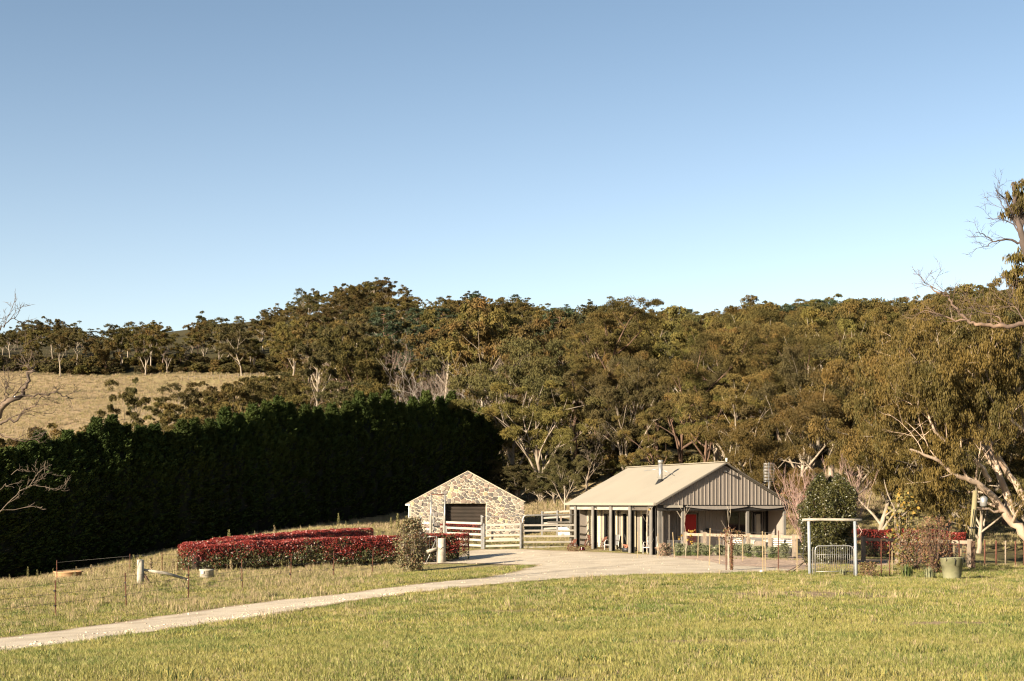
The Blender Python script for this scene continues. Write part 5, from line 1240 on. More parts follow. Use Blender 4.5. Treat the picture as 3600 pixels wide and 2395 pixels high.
for hh in (.42,.70,1.0):
    MB().tube([p + Vector((0,-.03,hh)) for p in tops] + [Vector((-3.45, 69.8, tz(-3.45,69.8)+hh))], .0045, 4).build('wire', WIRE, fence)
def strainer(label, px, Y, h, r, wood=LOGM, stay=None):
    b_ = G(px, 0, Y); t = thing('strainer_post', label, 'fence post', b_); B = Vector(b_)
    MB().tube([B-Vector((0,0,.3)), B+Vector((.01,0,h*.5)), B+Vector((.01,0,h-.02)), B+Vector((.01,0,h))], [r*1.04, r, r*.98, r*.86], 14).build('post', wood, t); return t, B
t1, B1 = strainer('thick round timber strainer post with a fallen brace rail on the left slope', 493, 56, .98, .135)
MB().tube([B1+Vector((.1,.05,.58)), B1+Vector((.9,.4,.42)), B1+Vector((1.7,.9,.14))], [.05,.06,.045], 8).build('brace_rail', LOGM, t1)
MB().tube([B1+Vector((.1,.0,.45)), B1+Vector((.38,.1,.0))], .055, 8).build('brace_foot', BARKB, t1)
t2, B2 = strainer('thick split-timber strainer post at the near end of the red hedge', 1552, 70, 1.22, .20)
MB().tube([B2+Vector((-.2,-.02,.72)), B2+Vector((-.72,-.1,.55))], [.07,.09], 8).build('brace_rail', LOGM, t2)
MB().tube([B2+Vector((-.22,.05,1.28)), B2+Vector((-.6,.0,.35)), B2+Vector((-.78,0,-.02))], .022, 6).build('leaning_pipe', GALV, t2)
MB().tube([B2+Vector((-.95,.05,1.25)), B2+Vector((-.25,.05,1.33)), B2+Vector((-.22,.05,.0))], .022, 6).build('gate_tube', GALV, t2)
for k in range(5): MB().tube([B2+Vector((-.85+.13*k,.05,.05)), B2+Vector((-.85+.13*k,.05,1.26))], .006, 3).build('gate_wire', WIRE, t2)
MB().tube([B2+Vector((.1,-.19,.8)), B2+Vector((-.05,-.22,.68)), B2+Vector((-.2,-.1,.78))], .012, 5).build('chain', RUST, t2)
# faint second fence up the slope
f2 = thing('wire_fence', 'thin dark wire fence on the far side of the left slope before the cypresses', 'fence', G(457,0,70))
pp = []
for px_, Y_ in ((200,60),(457,68),(570,66),(622,67)):
    b_ = Vector(G(px_, 0, Y_)); picket(f2, b_, .95, m=RUST, lean=(.05 if px_ > 600 else 0, 0)); pp.append(b_)
for hh in (.5,.85): MB().tube([p + Vector((0,0,hh)) for p in pp], .006, 3).build('wire', WIRE, f2)
# drums on the slope
dr = thing('clay_drum', 'half-buried orange drum with pale rim in the dry grass on the left slope', 'drum', G(240,0,66)); D_ = Vector(G(240,0,66)) - Vector((0,0,.12))
MB().lathe(D_, [(.50,-.1),(.58,.22),(.60,.40),(.66,.43),(.66,.47),(.56,.47),(.52,.30)], 26).build('bowl', CLAYM, dr)
MB().lathe(D_, [(.50,.28),(.50,.30)], 20).build('soil', CORE, dr)
cd = thing('concrete_ring', 'small pale concrete ring with a white box, at the left foot of the red hedge', 'well ring', G(727,0,59.5)); D_ = Vector(G(727,0,59.5))
MB().lathe(D_, [(.29,-.2),(.29,.30),(.31,.31),(.31,.36),(.24,.36)], 22).build('ring', CONC, cd); MB().box(D_+Vector((-.12,-.30,.24)), .10,.06,.12).build('box', WHITEP, cd)

# ================================================================ garden fence of weathered timber
gf = thing('garden_fence', 'weathered timber post and rail fence with fine mesh along the garden bed', 'fence', G(2480,0,67.2))
GA, GB = Vector((8.3,68,0)), Vector((18.35,57,0)); postpx = [2410,2478,2556,2631,2708,2792,2905,3035,3155,3290,3409]
def gpt(px_):
    k_ = (px_-1800)/5000; t = (k_*68 - 8.3)/(10.05 + 11*k_); return GA.lerp(GB, t)
GH = lambda p: np.interp(p.y, [57,63.3,68], [-1.50,-1.44,-1.42])
last = None
for i, px_ in enumerate(postpx):
    p = gpt(px_); z1 = float(GH(p)); z0 = tz(p.x, p.y)
    MB().bar((p.x,p.y,z0-.2), (p.x,p.y,z1+.06), .17, .15, (0,1,0)).build('post', TIMB, gf)
    if last is not None:
        MB().bar((last[0].x,last[0].y+.0,last[1]-.06), (p.x,p.y,z1-.06), .05, .13).build('rail', TIMB, gf)
        a, zz0, zz1 = last; ms = MB(); n = 26
        for k in range(n): q = a.lerp(p, (k+.5)/n); ms.tube([(q.x,q.y-.05,tz(q.x,q.y)+.05), (q.x,q.y-.05,float(GH(q))-.12)], .0028, 3, False)
        for k in range(14): f_ = (k+.5)/14; ms.tube([(a.x,a.y-.05,zz0_+(zz1-.12-zz0_)*f_) for zz0_ in (tz(a.x,a.y)+.05,)] + [(p.x,p.y-.05,(z0+.05)+(z1-.17-z0)*f_)], .0028, 3, False)
        tag(ms.build('wire_mesh', WIRE, gf), kind='stuff')
    last = (p, z1, z1)
# seat with cushions
sb = Vector(at(2675, 1930, 68.2)); S_ = thing('garden_bench', 'long dark outdoor bench behind the garden fence below the porch', 'bench', (sb.x, sb.y, ZF))
bu = Vector((.95,-.30,0)).normalized(); bv = Vector((.30,.95,0)).normalized(); BX = (bu, bv, Vector((0,0,1)))
MB().box(sb+Vector((0,0,-.04)), 2.9,.75,.14, BX).build('seat', GREYF, S_); MB().box(sb+bv*.42+Vector((0,0,.22)), 2.9,.08,.62, BX).build('backrest', GREYF, S_)
for s1 in (-1.35,1.35):
    for s2 in (-.3,.3): MB().box(sb+bu*s1+bv*s2+Vector((0,0,-.27)), .08,.08,.34, BX).build('leg', GREYF, S_)
def cushion(label, px, w, h, m, dy=0, tilt=0, py=1927):
    rn = random.Random(px); c = Vector(at(px, py, 68.0+dy)); V, F = [], []; n = 7
    for sgn in (-1, 1):
        for i in range(n):
            for j in range(n):
                a, b_ = i/(n-1)*2-1, j/(n-1)*2-1; p_ = (1-a**4)*(1-b_**4); pin = 1 - .10*(1-abs(a*b_))*(abs(a)+abs(b_) > 1.2)
                lx, lz, ly = a*w/2*pin, b_*h/2*pin + h/2, sgn*(.02+.09*p_); lx, lz = lx*math.cos(tilt)-lz*math.sin(tilt), lx*math.sin(tilt)+lz*math.cos(tilt)
                V.append(tuple(bu*lx + bv*(ly+.12*lz) + Vector((0,0,lz))))
    for s_ in (0, 1):
        for i in range(n-1):
            for j in range(n-1):
                k = s_*n*n+i*n+j; q = (k,k+n,k+n+1,k+1); F.append(q if s_ == 0 else q[::-1])
    rim = [i*n for i in range(n)] + [(n-1)*n+j for j in range(1,n)] + [i*n+n-1 for i in range(n-2,-1,-1)] + [j for j in range(n-2,0,-1)]
    for i in range(len(rim)): a, b_ = rim[i], rim[(i+1) % len(rim)]; F.append((a, b_, b_+n*n, a+n*n))
    me = bpy.data.meshes.new('cushion'); me.from_pydata(V, [], F); me.materials.append(m); me.polygons.foreach_set('use_smooth', [True]*len(F)); me.update()
    o = link('cushion', me, None, c); tag(o, label, 'cushion'); return o
cushion('black and white striped cushion at the left end of the garden bench', 2594, .46, .46, STRIPE, 0, .15)
cushion('cream cushion with fringe, third from the right on the garden bench', 2634, .42, .42, CUSHW, -.1, -.12)
cushion('plump taupe cushion in the middle of the garden bench', 2668, .62, .34, CUSHG, -.15, 0)
cushion('pale pink-cream cushion leaning behind the fence post on the bench', 2700, .40, .42, CUSHW, 0, .1)
cushion('wide striped cushion next to the cream one at the right of the bench', 2735, .52, .46, STRIPE, 0, -.08)
cushion('striped cushion at the far right end of the garden bench', 2768, .50, .42, STRIPE, .1, .05)
so = Vector(at(2505, 1943, 68.6)); so.z = ZF; stl = thing('side_table', 'small pale side table between the red door and the brown shrub', 'table', so)
MB().box(so+Vector((0,0,.46)), .42,.42,.06, BX).build('tabletop', CREAM, stl)
for s1 in (-.17,.17):
    for s2 in (-.17,.17): MB().box(so+bu*s1+bv*s2+Vector((0,0,.215)), .06,.06,.43, BX).build('leg', CREAM, stl)
ba = Hw(.55, -.35, ZF); bs = thing('metal_balustrade', 'short grey metal balustrade at the left side of the porch front', 'railing', ba)
MB().bar(Hw(.45,-.1,ZF+.78), Hw(1.38,-.1,ZF+.78), .03,.03).build('top_rail', GALV, bs); MB().bar(Hw(.45,-.1,ZF+.12), Hw(1.38,-.1,ZF+.12), .03,.03).build('bottom_rail', GALV, bs)
for k in range(14): MB().tube([Hw(.46+.07*k,-.1,ZF+.12), Hw(.46+.07*k,-.1,ZF+.78)], .008, 4).build('baluster', GALV, bs)

# ================================================================ chairs, fire bowl and wire sculptures on the west porch
def chair(label, u, v, rz):
    c = Hw(u, v, ZF); t = thing('porch_chair', label, 'chair', c, 'mesh chairs on the west porch')
    d = (Matrix.Rotation(rz, 3, 'Z') @ U0); s = Vector((-d.y, d.x, 0)); Z = Vector((0,0,1))   # d: backwards
    P = lambda a, b_, z: c + s*a + d*b_ + Z*z
    MB().add([P(-.24,-.22,.43),P(.24,-.22,.43),P(.24,.22,.40),P(-.24,.22,.40),P(-.24,-.22,.41),P(.24,-.22,.41),P(.24,.22,.38),P(-.24,.22,.38)], [(0,1,2,3),(7,6,5,4),(0,4,5,1),(1,5,6,2),(2,6,7,3),(3,7,4,0)]).build('seat', GREYF, t)
    MB().add([P(-.24,.22,.40),P(.24,.22,.40),P(.22,.36,.95),P(-.22,.36,.95),P(-.24,.24,.40),P(.24,.24,.40),P(.22,.38,.95),P(-.22,.38,.95)], [(3,2,1,0),(4,5,6,7),(0,1,5,4),(1,2,6,5),(2,3,7,6),(3,0,4,7)]).build('backrest', GREYF, t)
    for a in (-.27,.27):
        MB().tube([P(a,-.24,0),P(a,-.26,.40),P(a,-.24,.58),P(a,-.16,.66),P(a,.0,.67),P(a,.28,.62)], .017, 6).build('arm_and_front_leg', WHITEP, t)
        MB().tube([P(a,.34,0),P(a,.22,.40),P(a,.36,.95)], .015, 6).build('rear_leg', WHITEP, t)
    MB().tube([P(-.27,-.25,.41),P(.27,-.25,.41)], .016, 6).build('seat_bar', WHITEP, t)
    return t
chair('white-framed mesh chair standing left of the logs bowl on the west porch', .42, 6.25, .5)
chair('white-framed mesh chair in the bay nearest the porch corner', .42, 1.7, .7)
def sculpt(name, label, c, R, sq=1.0, leafside=1, square=False, seed=1, stem=True, rr_=.085):
    rn = np.random.default_rng(seed); c = Vector(c); t = thing(name, label, 'sculpture', (c.x, c.y, c.z-R*sq)); b = MB(); n = int(3.0*(R/rr_)**2); P = []
    for i in range(n):      # evenly spread ring centres on the ball
        z = 1-2*(i+.5)/n; a = i*2.39996; P.append(Vector((math.sqrt(1-z*z)*math.cos(a), math.sqrt(1-z*z)*math.sin(a), z)))
    for p_ in P:
        q = p_.copy()
        if square: m_ = max(abs(q.x),abs(q.y)); q = Vector((q.x, q.y, q.z)) * (1/ (abs(q.x)**4+abs(q.y)**4+abs(q.z)**4)**.25 * .9)
        a = p_.orthogonal().normalized(); e = p_.cross(a); r_ = rr_*rn.uniform(.75,1.15); pts = [c + Vector((q.x*R, q.y*R, q.z*R*sq)) + (a*math.cos(k*1.0472)+e*math.sin(k*1.0472))*r_ for k in range(7)]
        b.tube(pts, .011, 3, False)
    b.build('wire_ball', RUST, t)
    if stem:
        top = c + Vector((0,0,R*sq)); lf = MB(); lf.add([top+Vector((-.05,0,-.05)), top+Vector((leafside*.16,-.02,.02)), top+Vector((leafside*.22,0,.24)), top+Vector((leafside*.02,.02,.18)), top+Vector((-.05,.02,-.07)), top+Vector((leafside*.16,.0,.0)), top+Vector((leafside*.22,.02,.22)), top+Vector((leafside*.02,.04,.16))], [(0,1,2,3),(7,6,5,4),(0,4,5,1),(1,5,6,2),(2,6,7,3),(3,7,4,0)]).build('leaf', RUST, t)
        MB().tube([top-Vector((.06,0,.05)), top+Vector((-.08,0,.16))], .02, 5).build('stalk', RUST, t)
    return t
g_ = at(2014, 1927, 74.5); sculpt('ball_sculpture', 'smaller rusty wire-ring apple sculpture on the gravel outside the end post', g_, .285, .92, 1, seed=1, rr_=.07)
g_ = at(2078, 1918, 76.6); sculpt('ball_sculpture', 'large squarish rusty wire-ring apple sculpture under the far end of the porch', g_, .36, 1.0, -1, True, 2)
g_ = at(2121, 1922, 75.5); sculpt('ball_sculpture', 'narrow rusty wire-ring sculpture partly hidden behind the second porch post', g_, .16, 1.9, 1, False, 3, rr_=.06)
g_ = at(2047, 1941, 75.2); gl = thing('glazed_pot', 'small glossy dark red pot between the two wire-ring apples', 'pot', g_)
MB().lathe(g_, [(.08,0),(.15,.08),(.16,.16),(.10,.24),(.11,.27),(.08,.27)], 16).build('pot', mat('dark_red_glaze', (.14,.012,.012), (.09,.01,.01), rough=.15), gl)
fb = Hw(.42, 4.35, ZF); fw = thing('log_bowl', 'black bowl of split firewood beside the mesh chair on the west porch', 'bowl', fb)
MB().lathe(fb, [(.12,0),(.26,.10),(.30,.30),(.28,.31),(.22,.14)], 18).build('bowl', BLACKP, fw); lr_ = random.Random(2)
for k in range(7): a = lr_.uniform(0,3.1); p_ = fb + Vector((lr_.uniform(-.08,.08), lr_.uniform(-.08,.08), .30+.03*k)); e = Vector((math.cos(a)*.18, math.sin(a)*.18, lr_.uniform(-.04,.04))); MB().tube([p_-e, p_+e], .035, 6).build('log', mat('red_brown_firewood', (.34,.15,.09), (.26,.11,.07)), fw)

# ================================================================ timber gate frame and steel gate
GYd = 51.0
gt = thing('garden_gateway', 'rustic garden gateway of two blue-grey posts and a pale log lintel', 'gateway', G(2928,0,GYd))
for px_, tpx in ((2848,2843),(3011,3005)):
    a = Vector(G(px_,0,GYd)); MB().tube([a-Vector((0,0,.3)), a.lerp(at(tpx,1834,GYd),.5), at(tpx,1833,GYd)], [.062,.058,.052], 12).build('post', BLUELOG, gt)
MB().tube([at(2821,1828,GYd), at(2870,1827,GYd), at(2960,1828,GYd), at(3029,1829,GYd)], [.046,.05,.052,.055], 12).build('lintel', LOGM, gt)
MB().tube([at(3008,1836,GYd+.05), at(3030,1868,GYd+.1), at(3012,1900,GYd+.15), at(2998,1930,GYd)], [.03,.02,.012,.008], 5).build('vine_stem', TWIGP, gt)
sg = thing('steel_gate', 'small arched galvanised tube gate with close upright bars inside the timber frame', 'gate', G(2928,0,GYd))
pts = [at(2866,2022,GYd), at(2866,1935,GYd), at(2868,1926,GYd), at(2875,1920,GYd), at(2930,1919,GYd), at(2985,1919,GYd), at(2996,1923,GYd), at(3001,1932,GYd), at(3002,2022,GYd)]
MB().tube(pts, .022, 8).build('frame', GALV, sg)
for k in range(17): px_ = 2873+k*7.6; MB().tube([at(px_,2010,GYd), at(px_,1921,GYd)], .006, 4).build('bar', GALV, sg)
for py in (1950,1980,2010): MB().tube([at(2867,py,GYd), at(3001,py,GYd)], .010 if py == 2010 else .005, 4).build('cross_wire', GALV, sg)
MB().bar(at(2857,2020,GYd), at(2857,1925,GYd), .03,.03,(0,1,0)).build('hinge_post', GALV, sg)
# garden wire fence, left wing and right wing
def wing(label, pts, wires):
    t = thing('wire_fence', label, 'fence', G(pts[0][0],0,pts[0][1])); tp = []
    for px_, Y_, h, kind, ln in pts:
        b_ = Vector(G(px_,0,Y_)); tp.append((b_, h))
        if kind == 'r': picket(t, b_, h, lean=(ln,0))
        else: MB().bar(b_-Vector((0,0,.1)), b_+Vector((ln,0,h)), .035,.025,(0,1,0)).build('wooden_stake', STAKE, t)
    for hh in wires: MB().tube([b_+Vector((0,0,min(hh,h))) for b_, h in tp], .005, 3).build('wire', WIRE, t)
    return t
wing('thin wire garden fence on stakes and rusty pickets left of the gate frame', [(2493,56,1.5,'w',.04),(2553,53,1.52,'r',-.01),(2682,52.5,1.5,'w',-.02),(2736,52,1.55,'r',.01),(2802,51.5,1.42,'w',.0),(2845,51.2,1.3,'r',0)], (.3,.75,1.2,1.46))
wing('thin wire garden fence on rusty pickets right of the gate frame', [(3098,51.5,1.36,'r',0),(3128,51.2,1.30,'r',.0),(3136,52.5,1.2,'w',0),(3372,53,1.3,'r',0)], (.3,.7,1.1))
def stake(label, px, Y, h, ln=0, m=STAKE):
    b_ = Vector(G(px,0,Y)); o = MB().bar(b_-Vector((0,0,.1)), b_+Vector((ln,0,h)), .03,.025,(0,1,0)).build('garden_stake', m, org=b_); tag(o, label, 'stake'); return o
stake('leaning wooden stake just right of the pink flowering bush', 2372, 61.5, 1.15, -.09)
stake('thin wooden stake between the red door and the side table', 2453, 61, 1.1, .02)
stake('thin wooden stake right of the brown shrub', 2611, 58.5, 1.1)
stake('thin wooden stake left of the brown shrub', 2530, 57, 1.2, -.02)
stake('wooden stake paired close with the one near the cream cushion', 2690, 52.8, 1.46)
stake('pale stake right of the thin sapling in the nearest west bay', 2313, 62, 1.1)
stake('thin pale stake left of the same sapling in the nearest west bay', 2241, 63.5, 1.2)
stake('dark rusty stake held against the brown shrub', 2575, 53.2, 1.3, -.02, RUST)
MB_ = MB().bar(at(2775,2020,51.5), at(2822,1980,52), .04,.03); tag(MB_.build('fallen_stake', STAKE, org=at(2775,2020,51.5)), 'fallen stake lying slanted left of the gate frame', 'stake')
b = MB().tube([at(2740,2022,51.3), at(2790,1998,51.6), at(2835,1972,52.0)], [.02,.016,.01], 5); tag(b.build('fallen_branch', BARKB, org=at(2740,2022,51.3)), 'thin fallen branch slanting up to the left gate post', 'branch')
b = MB().tube([at(2836,1985,52.4), at(2822,1960,52.5), at(2828,1900,52.6), at(2836,1830,52.7)], [.018,.016,.012,.01], 5); tag(b.build('poly_pipe', BLACKP, org=at(2836,1985,52.4)), 'black poly pipe hanging at the dark green tree left of the gate frame', 'pipe')
b = MB().lathe(Vector(G(2677,0,52)) , [(.02,-.02),(.07,.02),(.06,.08),(.02,.1)], 8); tag(b.build('white_stone', WHITEP, org=G(2677,0,52)), 'white stone in the grass below the paired stakes', 'stone')
# mesh garden gate and dark post at the far right
mg = thing('mesh_gate', 'narrow wooden-framed mesh gate behind the green planter tub', 'gate', G(3365,0,57.6))
for px_ in (3353, 3378, 3400): MB().bar(at(px_,1990,57.6), at(px_,1912,57.6), .06,.04,(0,1,0)).build('upright', STAKE, mg)
for k in range(7): MB().tube([at(3350,1918+k*11,57.6), at(3402,1918+k*11,57.6)], .008, 3).build('mesh_wire', WIRE, mg)
for k in range(6): MB().tube([at(3358+k*8,1914,57.6), at(3358+k*8,1988,57.6)], .006, 3).build('mesh_wire', WIRE, mg)
b_ = Vector(G(3421,0,56)); tag(MB().bar(b_-Vector((0,0,.2)), b_+Vector((0,0,1.15)), .14,.14,(0,1,0)).build('gate_post', BARKB, org=b_), 'dark square gate post at the foot of the leaning power pole', 'post')
# planter tub
tb_ = Vector(G(3347,0,49.5)); tub = thing('planter_tub', 'large sage-green plastic tub with a dark rim, standing in the grass at the right', 'tub', tb_)
MB().lathe(tb_, [(.285,-.05),(.30,.06),(.355,.52),(.375,.525),(.395,.76),(.41,.77),(.41,.80),(.37,.80),(.35,.6)], 30).build('body', BINM, tub)
MB().lathe(tb_, [(.36,.70),(.36,.71)], 24).build('soil', CORE, tub)
for a in (-2.4,-1.7,-.9,-.2): MB().tube([tb_+Vector((math.cos(a)*.40,math.sin(a)*.40,.80)), tb_+Vector((math.cos(a+.1)*.42,math.sin(a+.1)*.42,.74)), tb_+Vector((math.cos(a+.05)*.41,math.sin(a+.05)*.41,.60+.1*math.cos(a*5)))], .014, 5).build('rim_hook', BLACKP, tub)
MB().tube([tb_+Vector((math.cos(a)*.405,math.sin(a)*.405,.795)) for a in np.linspace(0,6.283,25)], .012, 5, False).build('rim', BLACKP, tub)
# power pole
po = Vector(G(3412,0,60)); pole = thing('power_pole', 'yellowed leaning timber power pole with a white transformer', 'power pole', po)
MB().tube([po-Vector((0,0,.4)), at(3420,1850,60), at(3429,1725,60)], [.135,.12,.10], 12).build('pole', POLEM, pole)
MB().lathe(at(3458,1782,60), [(.10,0),(.15,.05),(.16,.36),(.12,.42),(.05,.46)], 16).build('transformer', GALV, pole)
MB().bar(at(3430,1765,60), at(3462,1764,60), .08,.05).build('bracket', GALV, pole)
MB().tube([at(3409,1980,59.7), at(3413,1880,59.8), at(3424,1790,59.8)], .02, 5).build('cable', BLACKP, pole)
MB().lathe(at(3420,1858,60), [(.165,0),(.165,.06)], 12).build('band', BLACKP, pole)
# old bush fence in the right shade
rf = thing('wire_fence', 'grey old post fence in the shade under the trees at the right edge', 'fence', G(3460,0,64)); pp = []
for px_ in (3462,3502,3535,3570,3600,3640):
    b_ = Vector(G(px_,0,63+(px_-3462)*.01)); pp.append(b_); MB().tube([b_-Vector((0,0,.1)), b_+Vector((0,0,1.1))], .035, 6).build('post', TIMB if px_ % 2 else RUST, rf)
for hh in (.5,.9): MB().tube([p+Vector((0,0,hh)) for p in pp], .006, 3).build('wire', WIRE, rf)
hf = thing('wire_fence', 'line of small posts along the top of the distant meadow', 'fence', G(780,0,392)); pp = []
for i in range(26):
    px_ = 640 + i*22; b_ = Vector(G(px_, 0, 396)); pp.append(b_); MB().tube([b_, b_+Vector((0,0,1.4))], .09, 4).build('post', TIMB, hf)
MB().tube([p+Vector((0,0,1.1)) for p in pp], .03, 3).build('wire', WIRE, hf)

# ================================================================ the pale-limbed gum leaning in from the right edge
def guided(name, label, limbs, bark, lmat, seed, sub, R0, nspray, nleaf, LL, LW, droop, base, twigs=None, cat='tree', par=None):
    """limbs: list of (polyline in place coordinates, r0, r1)"""
    r = random.Random(seed); rn = np.random.default_rng(seed); t = par or thing(name, label, cat, base); base = tuple(t.location); out, tips = [], []
    P = dict(PR, levels=sub, nb=(0,3,3,3), start=(.2,.25,.3,.3), ang=((.3,.7),(.35,.8),(.35,.8),(.35,.8)), len=((.5,.7),(.5,.7),(.45,.65),(.45,.65)), wob=.08, up=.03, taper=.8, rr=.6)
    for pts, r0, r1, nsub, sl in limbs:
        # smooth and roughen the guide
        Q = []
        for i in range(len(pts)-1):
            for k in range(4): Q.append(pts[i].lerp(pts[i+1], k/4) + Vector((r.gauss(0,.03), r.gauss(0,.05), r.gauss(0,.03)))*(1 if k else 0))
        Q.append(pts[-1]); n = len(Q); rad = [r0 + (r1-r0)*i/(n-1) for i in range(n)]; out.append((Q, rad))
        tips.append((Q[-1], None, 1))
        for s_ in range(nsub):
            f_ = .25 + .75*(s_+.5)/nsub; k = min(n-2, int(f_*(n-1))); d = (Q[k+1]-Q[k]).normalized(); ax = d.orthogonal().normalized(); ax.rotate(Matrix.Rotation(r.uniform(0,6.28), 3, d)); d.rotate(Matrix.Rotation(r.uniform(.35,.95), 3, ax)); d.z += .15
            grow(r, Q[k], d, sl*r.uniform(.7,1.2), max(.012, rad[k]*.5), 1, out, tips, P)
    B = Vector(base); mb = MB()
    for pts, rad in out: mb.tube([p-B for p in pts], list(rad), 8 if max(rad) > .1 else 5 if max(rad) > .04 else 3, False)
    link(name if par else 'trunk' if lmat else 'limbs', mb.mesh('limbs', bark), t)
    if lmat:
        tp = [(p-B, d, l) for p, d, l in tips]; V, F = clumps(tp, rn, R0, nspray, nleaf, LL, LW, droop, .8); link('crown', np_mesh('crown', V, F, lmat), t)
    return t
    return t
def L_(pl, r0, r1, nsub, sl): return ([at(*p) for p in pl], r0, r1, nsub, sl)
WB = mat('cream_pink_bark', (.56,.42,.31), (.40,.28,.20), scale=2.2, rough=.75, stretch=(1,1,.35), bump=.3, c3=(.50,.38,.28))
guided('gum_tree', 'drooping gum at the right edge with long cream limbs leaning left over the power pole', [
    L_([(3655,1990,66),(3620,1900,66),(3560,1840,66),(3490,1745,65.5),(3430,1695,65),(3380,1680,64.6),(3300,1620,64),(3200,1580,63.5)], .26, .05, 8, 2.4),
    L_([(3560,1840,66),(3545,1760,66.3),(3520,1690,66.5),(3505,1640,66.6),(3470,1565,66.8),(3430,1500,67),(3390,1430,67.2),(3320,1380,67.5),(3250,1340,68)], .19, .05, 8, 2.6),
    L_([(3640,1800,66),(3545,1670,66),(3500,1590,65.5),(3460,1520,65.2),(3410,1460,65),(3370,1430,64.8),(3280,1440,64.4)], .17, .05, 7, 2.4),
    L_([(3480,1690,65.4),(3420,1610,65),(3330,1560,64.5),(3280,1500,64),(3250,1400,63.8)], .12, .04, 7, 2.2),
    L_([(3660,1700,67),(3620,1560,67),(3585,1400,67),(3570,1290,67),(3540,1240,67),(3490,1220,67)], .15, .05, 6, 1.6),
    L_([(3570,1290,67),(3590,1220,67),(3600,1170,67)], .08, .03, 3, 1.2),
    L_([(3540,1800,65.8),(3450,1790,65.2),(3390,1785,64.8),(3330,1760,64.4)], .08, .03, 3, 1.6),
    L_([(3660,1560,66),(3560,1480,65.5),(3470,1380,65),(3400,1300,64.8)], .10, .03, 8, 2.4)],
    WB, DROOP, 61, 3, .6, 5, 36, .19, .038, 1.8, tuple(at(3655,1990,66)))
TG = guided('gum_tree', 'tall gum mostly outside the right edge with bare twigs reaching into the sky', [
    L_([(3760,1950,60),(3720,1600,60),(3690,1300,60),(3650,1000,60),(3600,860,60),(3590,820,60),(3570,730,60),(3560,640,60)], .34, .05, 0, 1),
    L_([(3590,820,60),(3575,780,60),(3555,740,60),(3535,700,59.8),(3500,670,59.5)], .07, .015, 0, 1)], DARKTW, None, 62, 2, .7, 7, 26, .22, .05, 1.5, tuple(at(3760,1950,60)))
guided('dead_limb', 'bare forked dark twigs of the tall gum against the sky at the right edge', [
    L_([(3600,862,60),(3570,850,60),(3530,843,60),(3490,850,60),(3460,825,60),(3432,818,59.8)], .06, .012, 5, .7),
    L_([(3490,850,60),(3465,868,60),(3420,880,60)], .025, .008, 3, .5),
    L_([(3590,830,60),(3565,790,60),(3520,770,60),(3465,766,60)], .04, .01, 4, .6),
    L_([(3580,800,60),(3545,750,60),(3520,720,60),(3500,680,60)], .04, .01, 6, .7),
    L_([(3575,790,60),(3550,720,60),(3530,690,60)], .03, .008, 5, .6),
    L_([(3570,1010,60),(3545,985,60),(3512,970,60)], .03, .008, 3, .4)], DARKTW, None, 63, 3, .5, 0, 0, .2, .05, 1, None, par=TG)
def clumptree(name, label, base, centres, R0, m, seed, nspray=9, nleaf=34, bark=DARKTW):
    t = TG; B = Vector(TG.location); S_b = Vector(base) - B; rn = np.random.default_rng(seed)
    tips = [(at(*c) - B, None, 1) for c in centres]; V, F = clumps(tips, rn, R0, nspray, nleaf, .26, .05, 1.4, .9)
    link(name, np_mesh('leaves', V, F, m), t); mb = MB()
    for p, _, _ in tips: mb.tube([S_b, (p+S_b)*.5+Vector((0,0,.2)), p], [.06,.04,.015], 4, False)
    link('limb', mb.mesh('limb', bark), t); return t
clumptree('leafy_bough', 'drooping leafy bough at the very top of the right edge', tuple(at(3588,815,60)), [(3560,690,60),(3590,660,60),(3550,740,60),(3600,700,60),(3620,740,60),(3625,660,60),(3585,720,60)], .42, DROOP, 71)
clumptree('leafy_bough', 'rounded leafy bough at the right edge, halfway up the sky', tuple(at(3648,1000,60)), [(3570,920,60),(3600,900,60),(3555,960,60),(3600,960,60),(3630,910,60),(3575,990,60),(3610,1010,60),(3640,970,60)], .5, DROOP, 72)
guided('dead_limb', 'long dark dead limb curving over the canopy at the upper right', [
    L_([(3672,1100,60),(3650,1118,57.5),(3600,1140,56),(3540,1150,56),(3480,1142,56),(3430,1142,56),(3400,1125,56),(3370,1095,56),(3345,1060,56),(3325,1040,56),(3290,1025,56),(3270,1005,56)], .11, .02, 9, .8),
    L_([(3400,1125,56),(3360,1130,56),(3330,1115,56),(3300,1103,56),(3240,1095,56)], .05, .012, 8, .7),
    L_([(3325,1040,56),(3280,1010,56),(3250,990,56),(3235,975,56)], .02, .008, 7, .5),
    L_([(3540,1150,56),(3500,1110,56),(3440,1095,56),(3400,1080,56)], .04, .01, 8, .8),
    L_([(3600,1140,56),(3570,1080,56),(3540,1060,56)], .04, .01, 8, .8)], mat('mottled_brown_dead_wood', (.24,.16,.11), (.09,.065,.055), scale=1.3, rough=.9), None, 64, 3, .5, 0, 0, .2, .05, 1, None, par=TG)  # lighter and darker browns mixed by noise along the limb

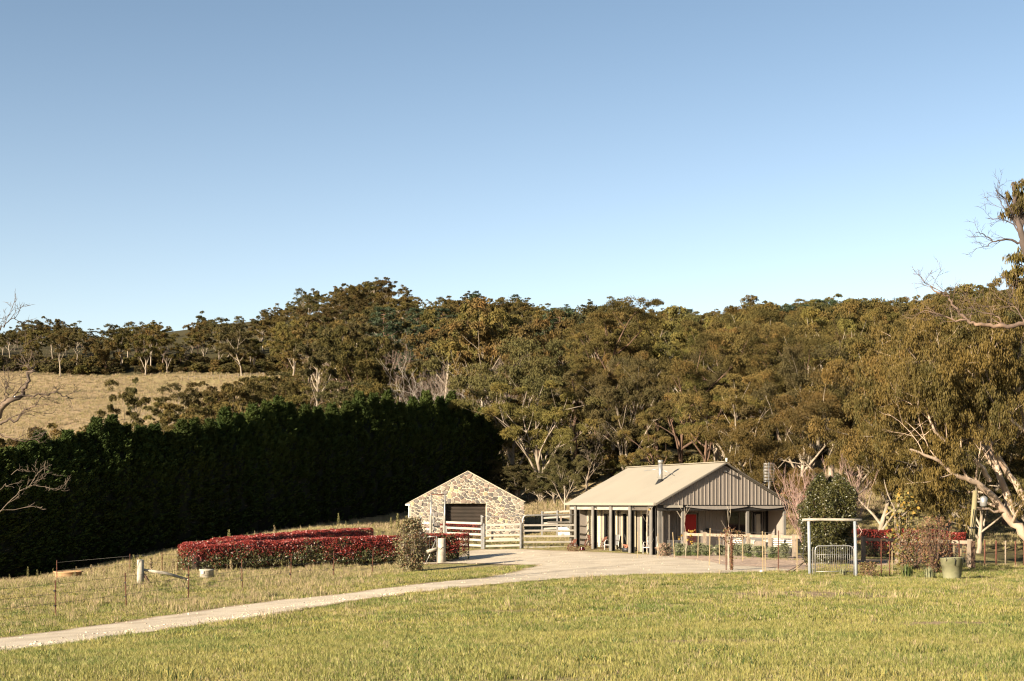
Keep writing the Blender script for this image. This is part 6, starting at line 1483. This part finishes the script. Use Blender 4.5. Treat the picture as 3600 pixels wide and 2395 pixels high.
# ================================================================ dead tree at the left edge
guided('dead_tree', 'leafless dark dead tree reaching in from the left edge before the meadow', [
    L_([(-120,1800,40),(-80,1640,40),(-40,1520,40),(0,1440,40),(30,1410,40),(70,1395,40),(95,1345,40),(108,1308,40),(118,1300,40)], .13, .025, 4, .8),
    L_([(118,1300,40),(100,1295,40),(85,1270,40),(75,1225,40)], .022, .008, 3, .4),
    L_([(100,1296,40),(98,1280,40),(108,1250,40)], .014, .006, 2, .3),
    L_([(65,1393,40),(110,1393,40),(160,1388,40),(200,1378,40),(225,1395,40),(255,1400,40)], .035, .012, 6, .45),
    L_([(-30,1500,40),(10,1485,40),(60,1478,40),(85,1440,40),(130,1420,40),(145,1395,40)], .05, .01, 7, .5),
    L_([(-40,1505,40),(0,1525,40),(40,1540,40),(75,1550,40),(140,1540,40),(160,1520,40)], .04, .008, 5, .5),
    L_([(0,1440,40),(20,1400,40),(20,1360,40),(40,1350,40)], .025, .008, 5, .4),
    L_([(-60,1250,40),(0,1160,40),(30,1130,40),(50,1110,40)], .03, .008, 7, .5),
    L_([(30,1400,40),(20,1370,40),(25,1340,40)], .02, .006, 4, .3)], mat('half_bleached_dead_wood', (.19,.135,.095), (.05,.038,.033), scale=1.6, rough=.9), None, 81, 3, .4, 0, 0, .2, .05, 1, tuple(at(-120,1800,40)))
guided('dead_tree', 'pale bare branches in front of the dark cypress row at the left', [
    L_([(-60,1900,52),(0,1800,52),(60,1740,52),(110,1700,52),(135,1660,52),(170,1645,52)], .022, .007, 5, .6),
    L_([(-40,1760,52),(20,1700,52),(50,1715,52)], .026, .008, 1, .4),
    L_([(100,1710,52),(160,1712,52),(195,1725,52),(245,1722,52)], .014, .005, 4, .35),
    L_([(110,1700,52),(150,1680,52),(185,1662,52)], .013, .005, 3, .35),
    L_([(-20,1800,52),(120,1780,52),(148,1785,52)], .013, .005, 2, .3),
    L_([(40,1670,52),(70,1655,52),(100,1660,52)], .014, .006, 2, .3)], TWIG, None, 82, 3, .4, 0, 0, .2, .05, 1, tuple(at(-60,1900,52)))
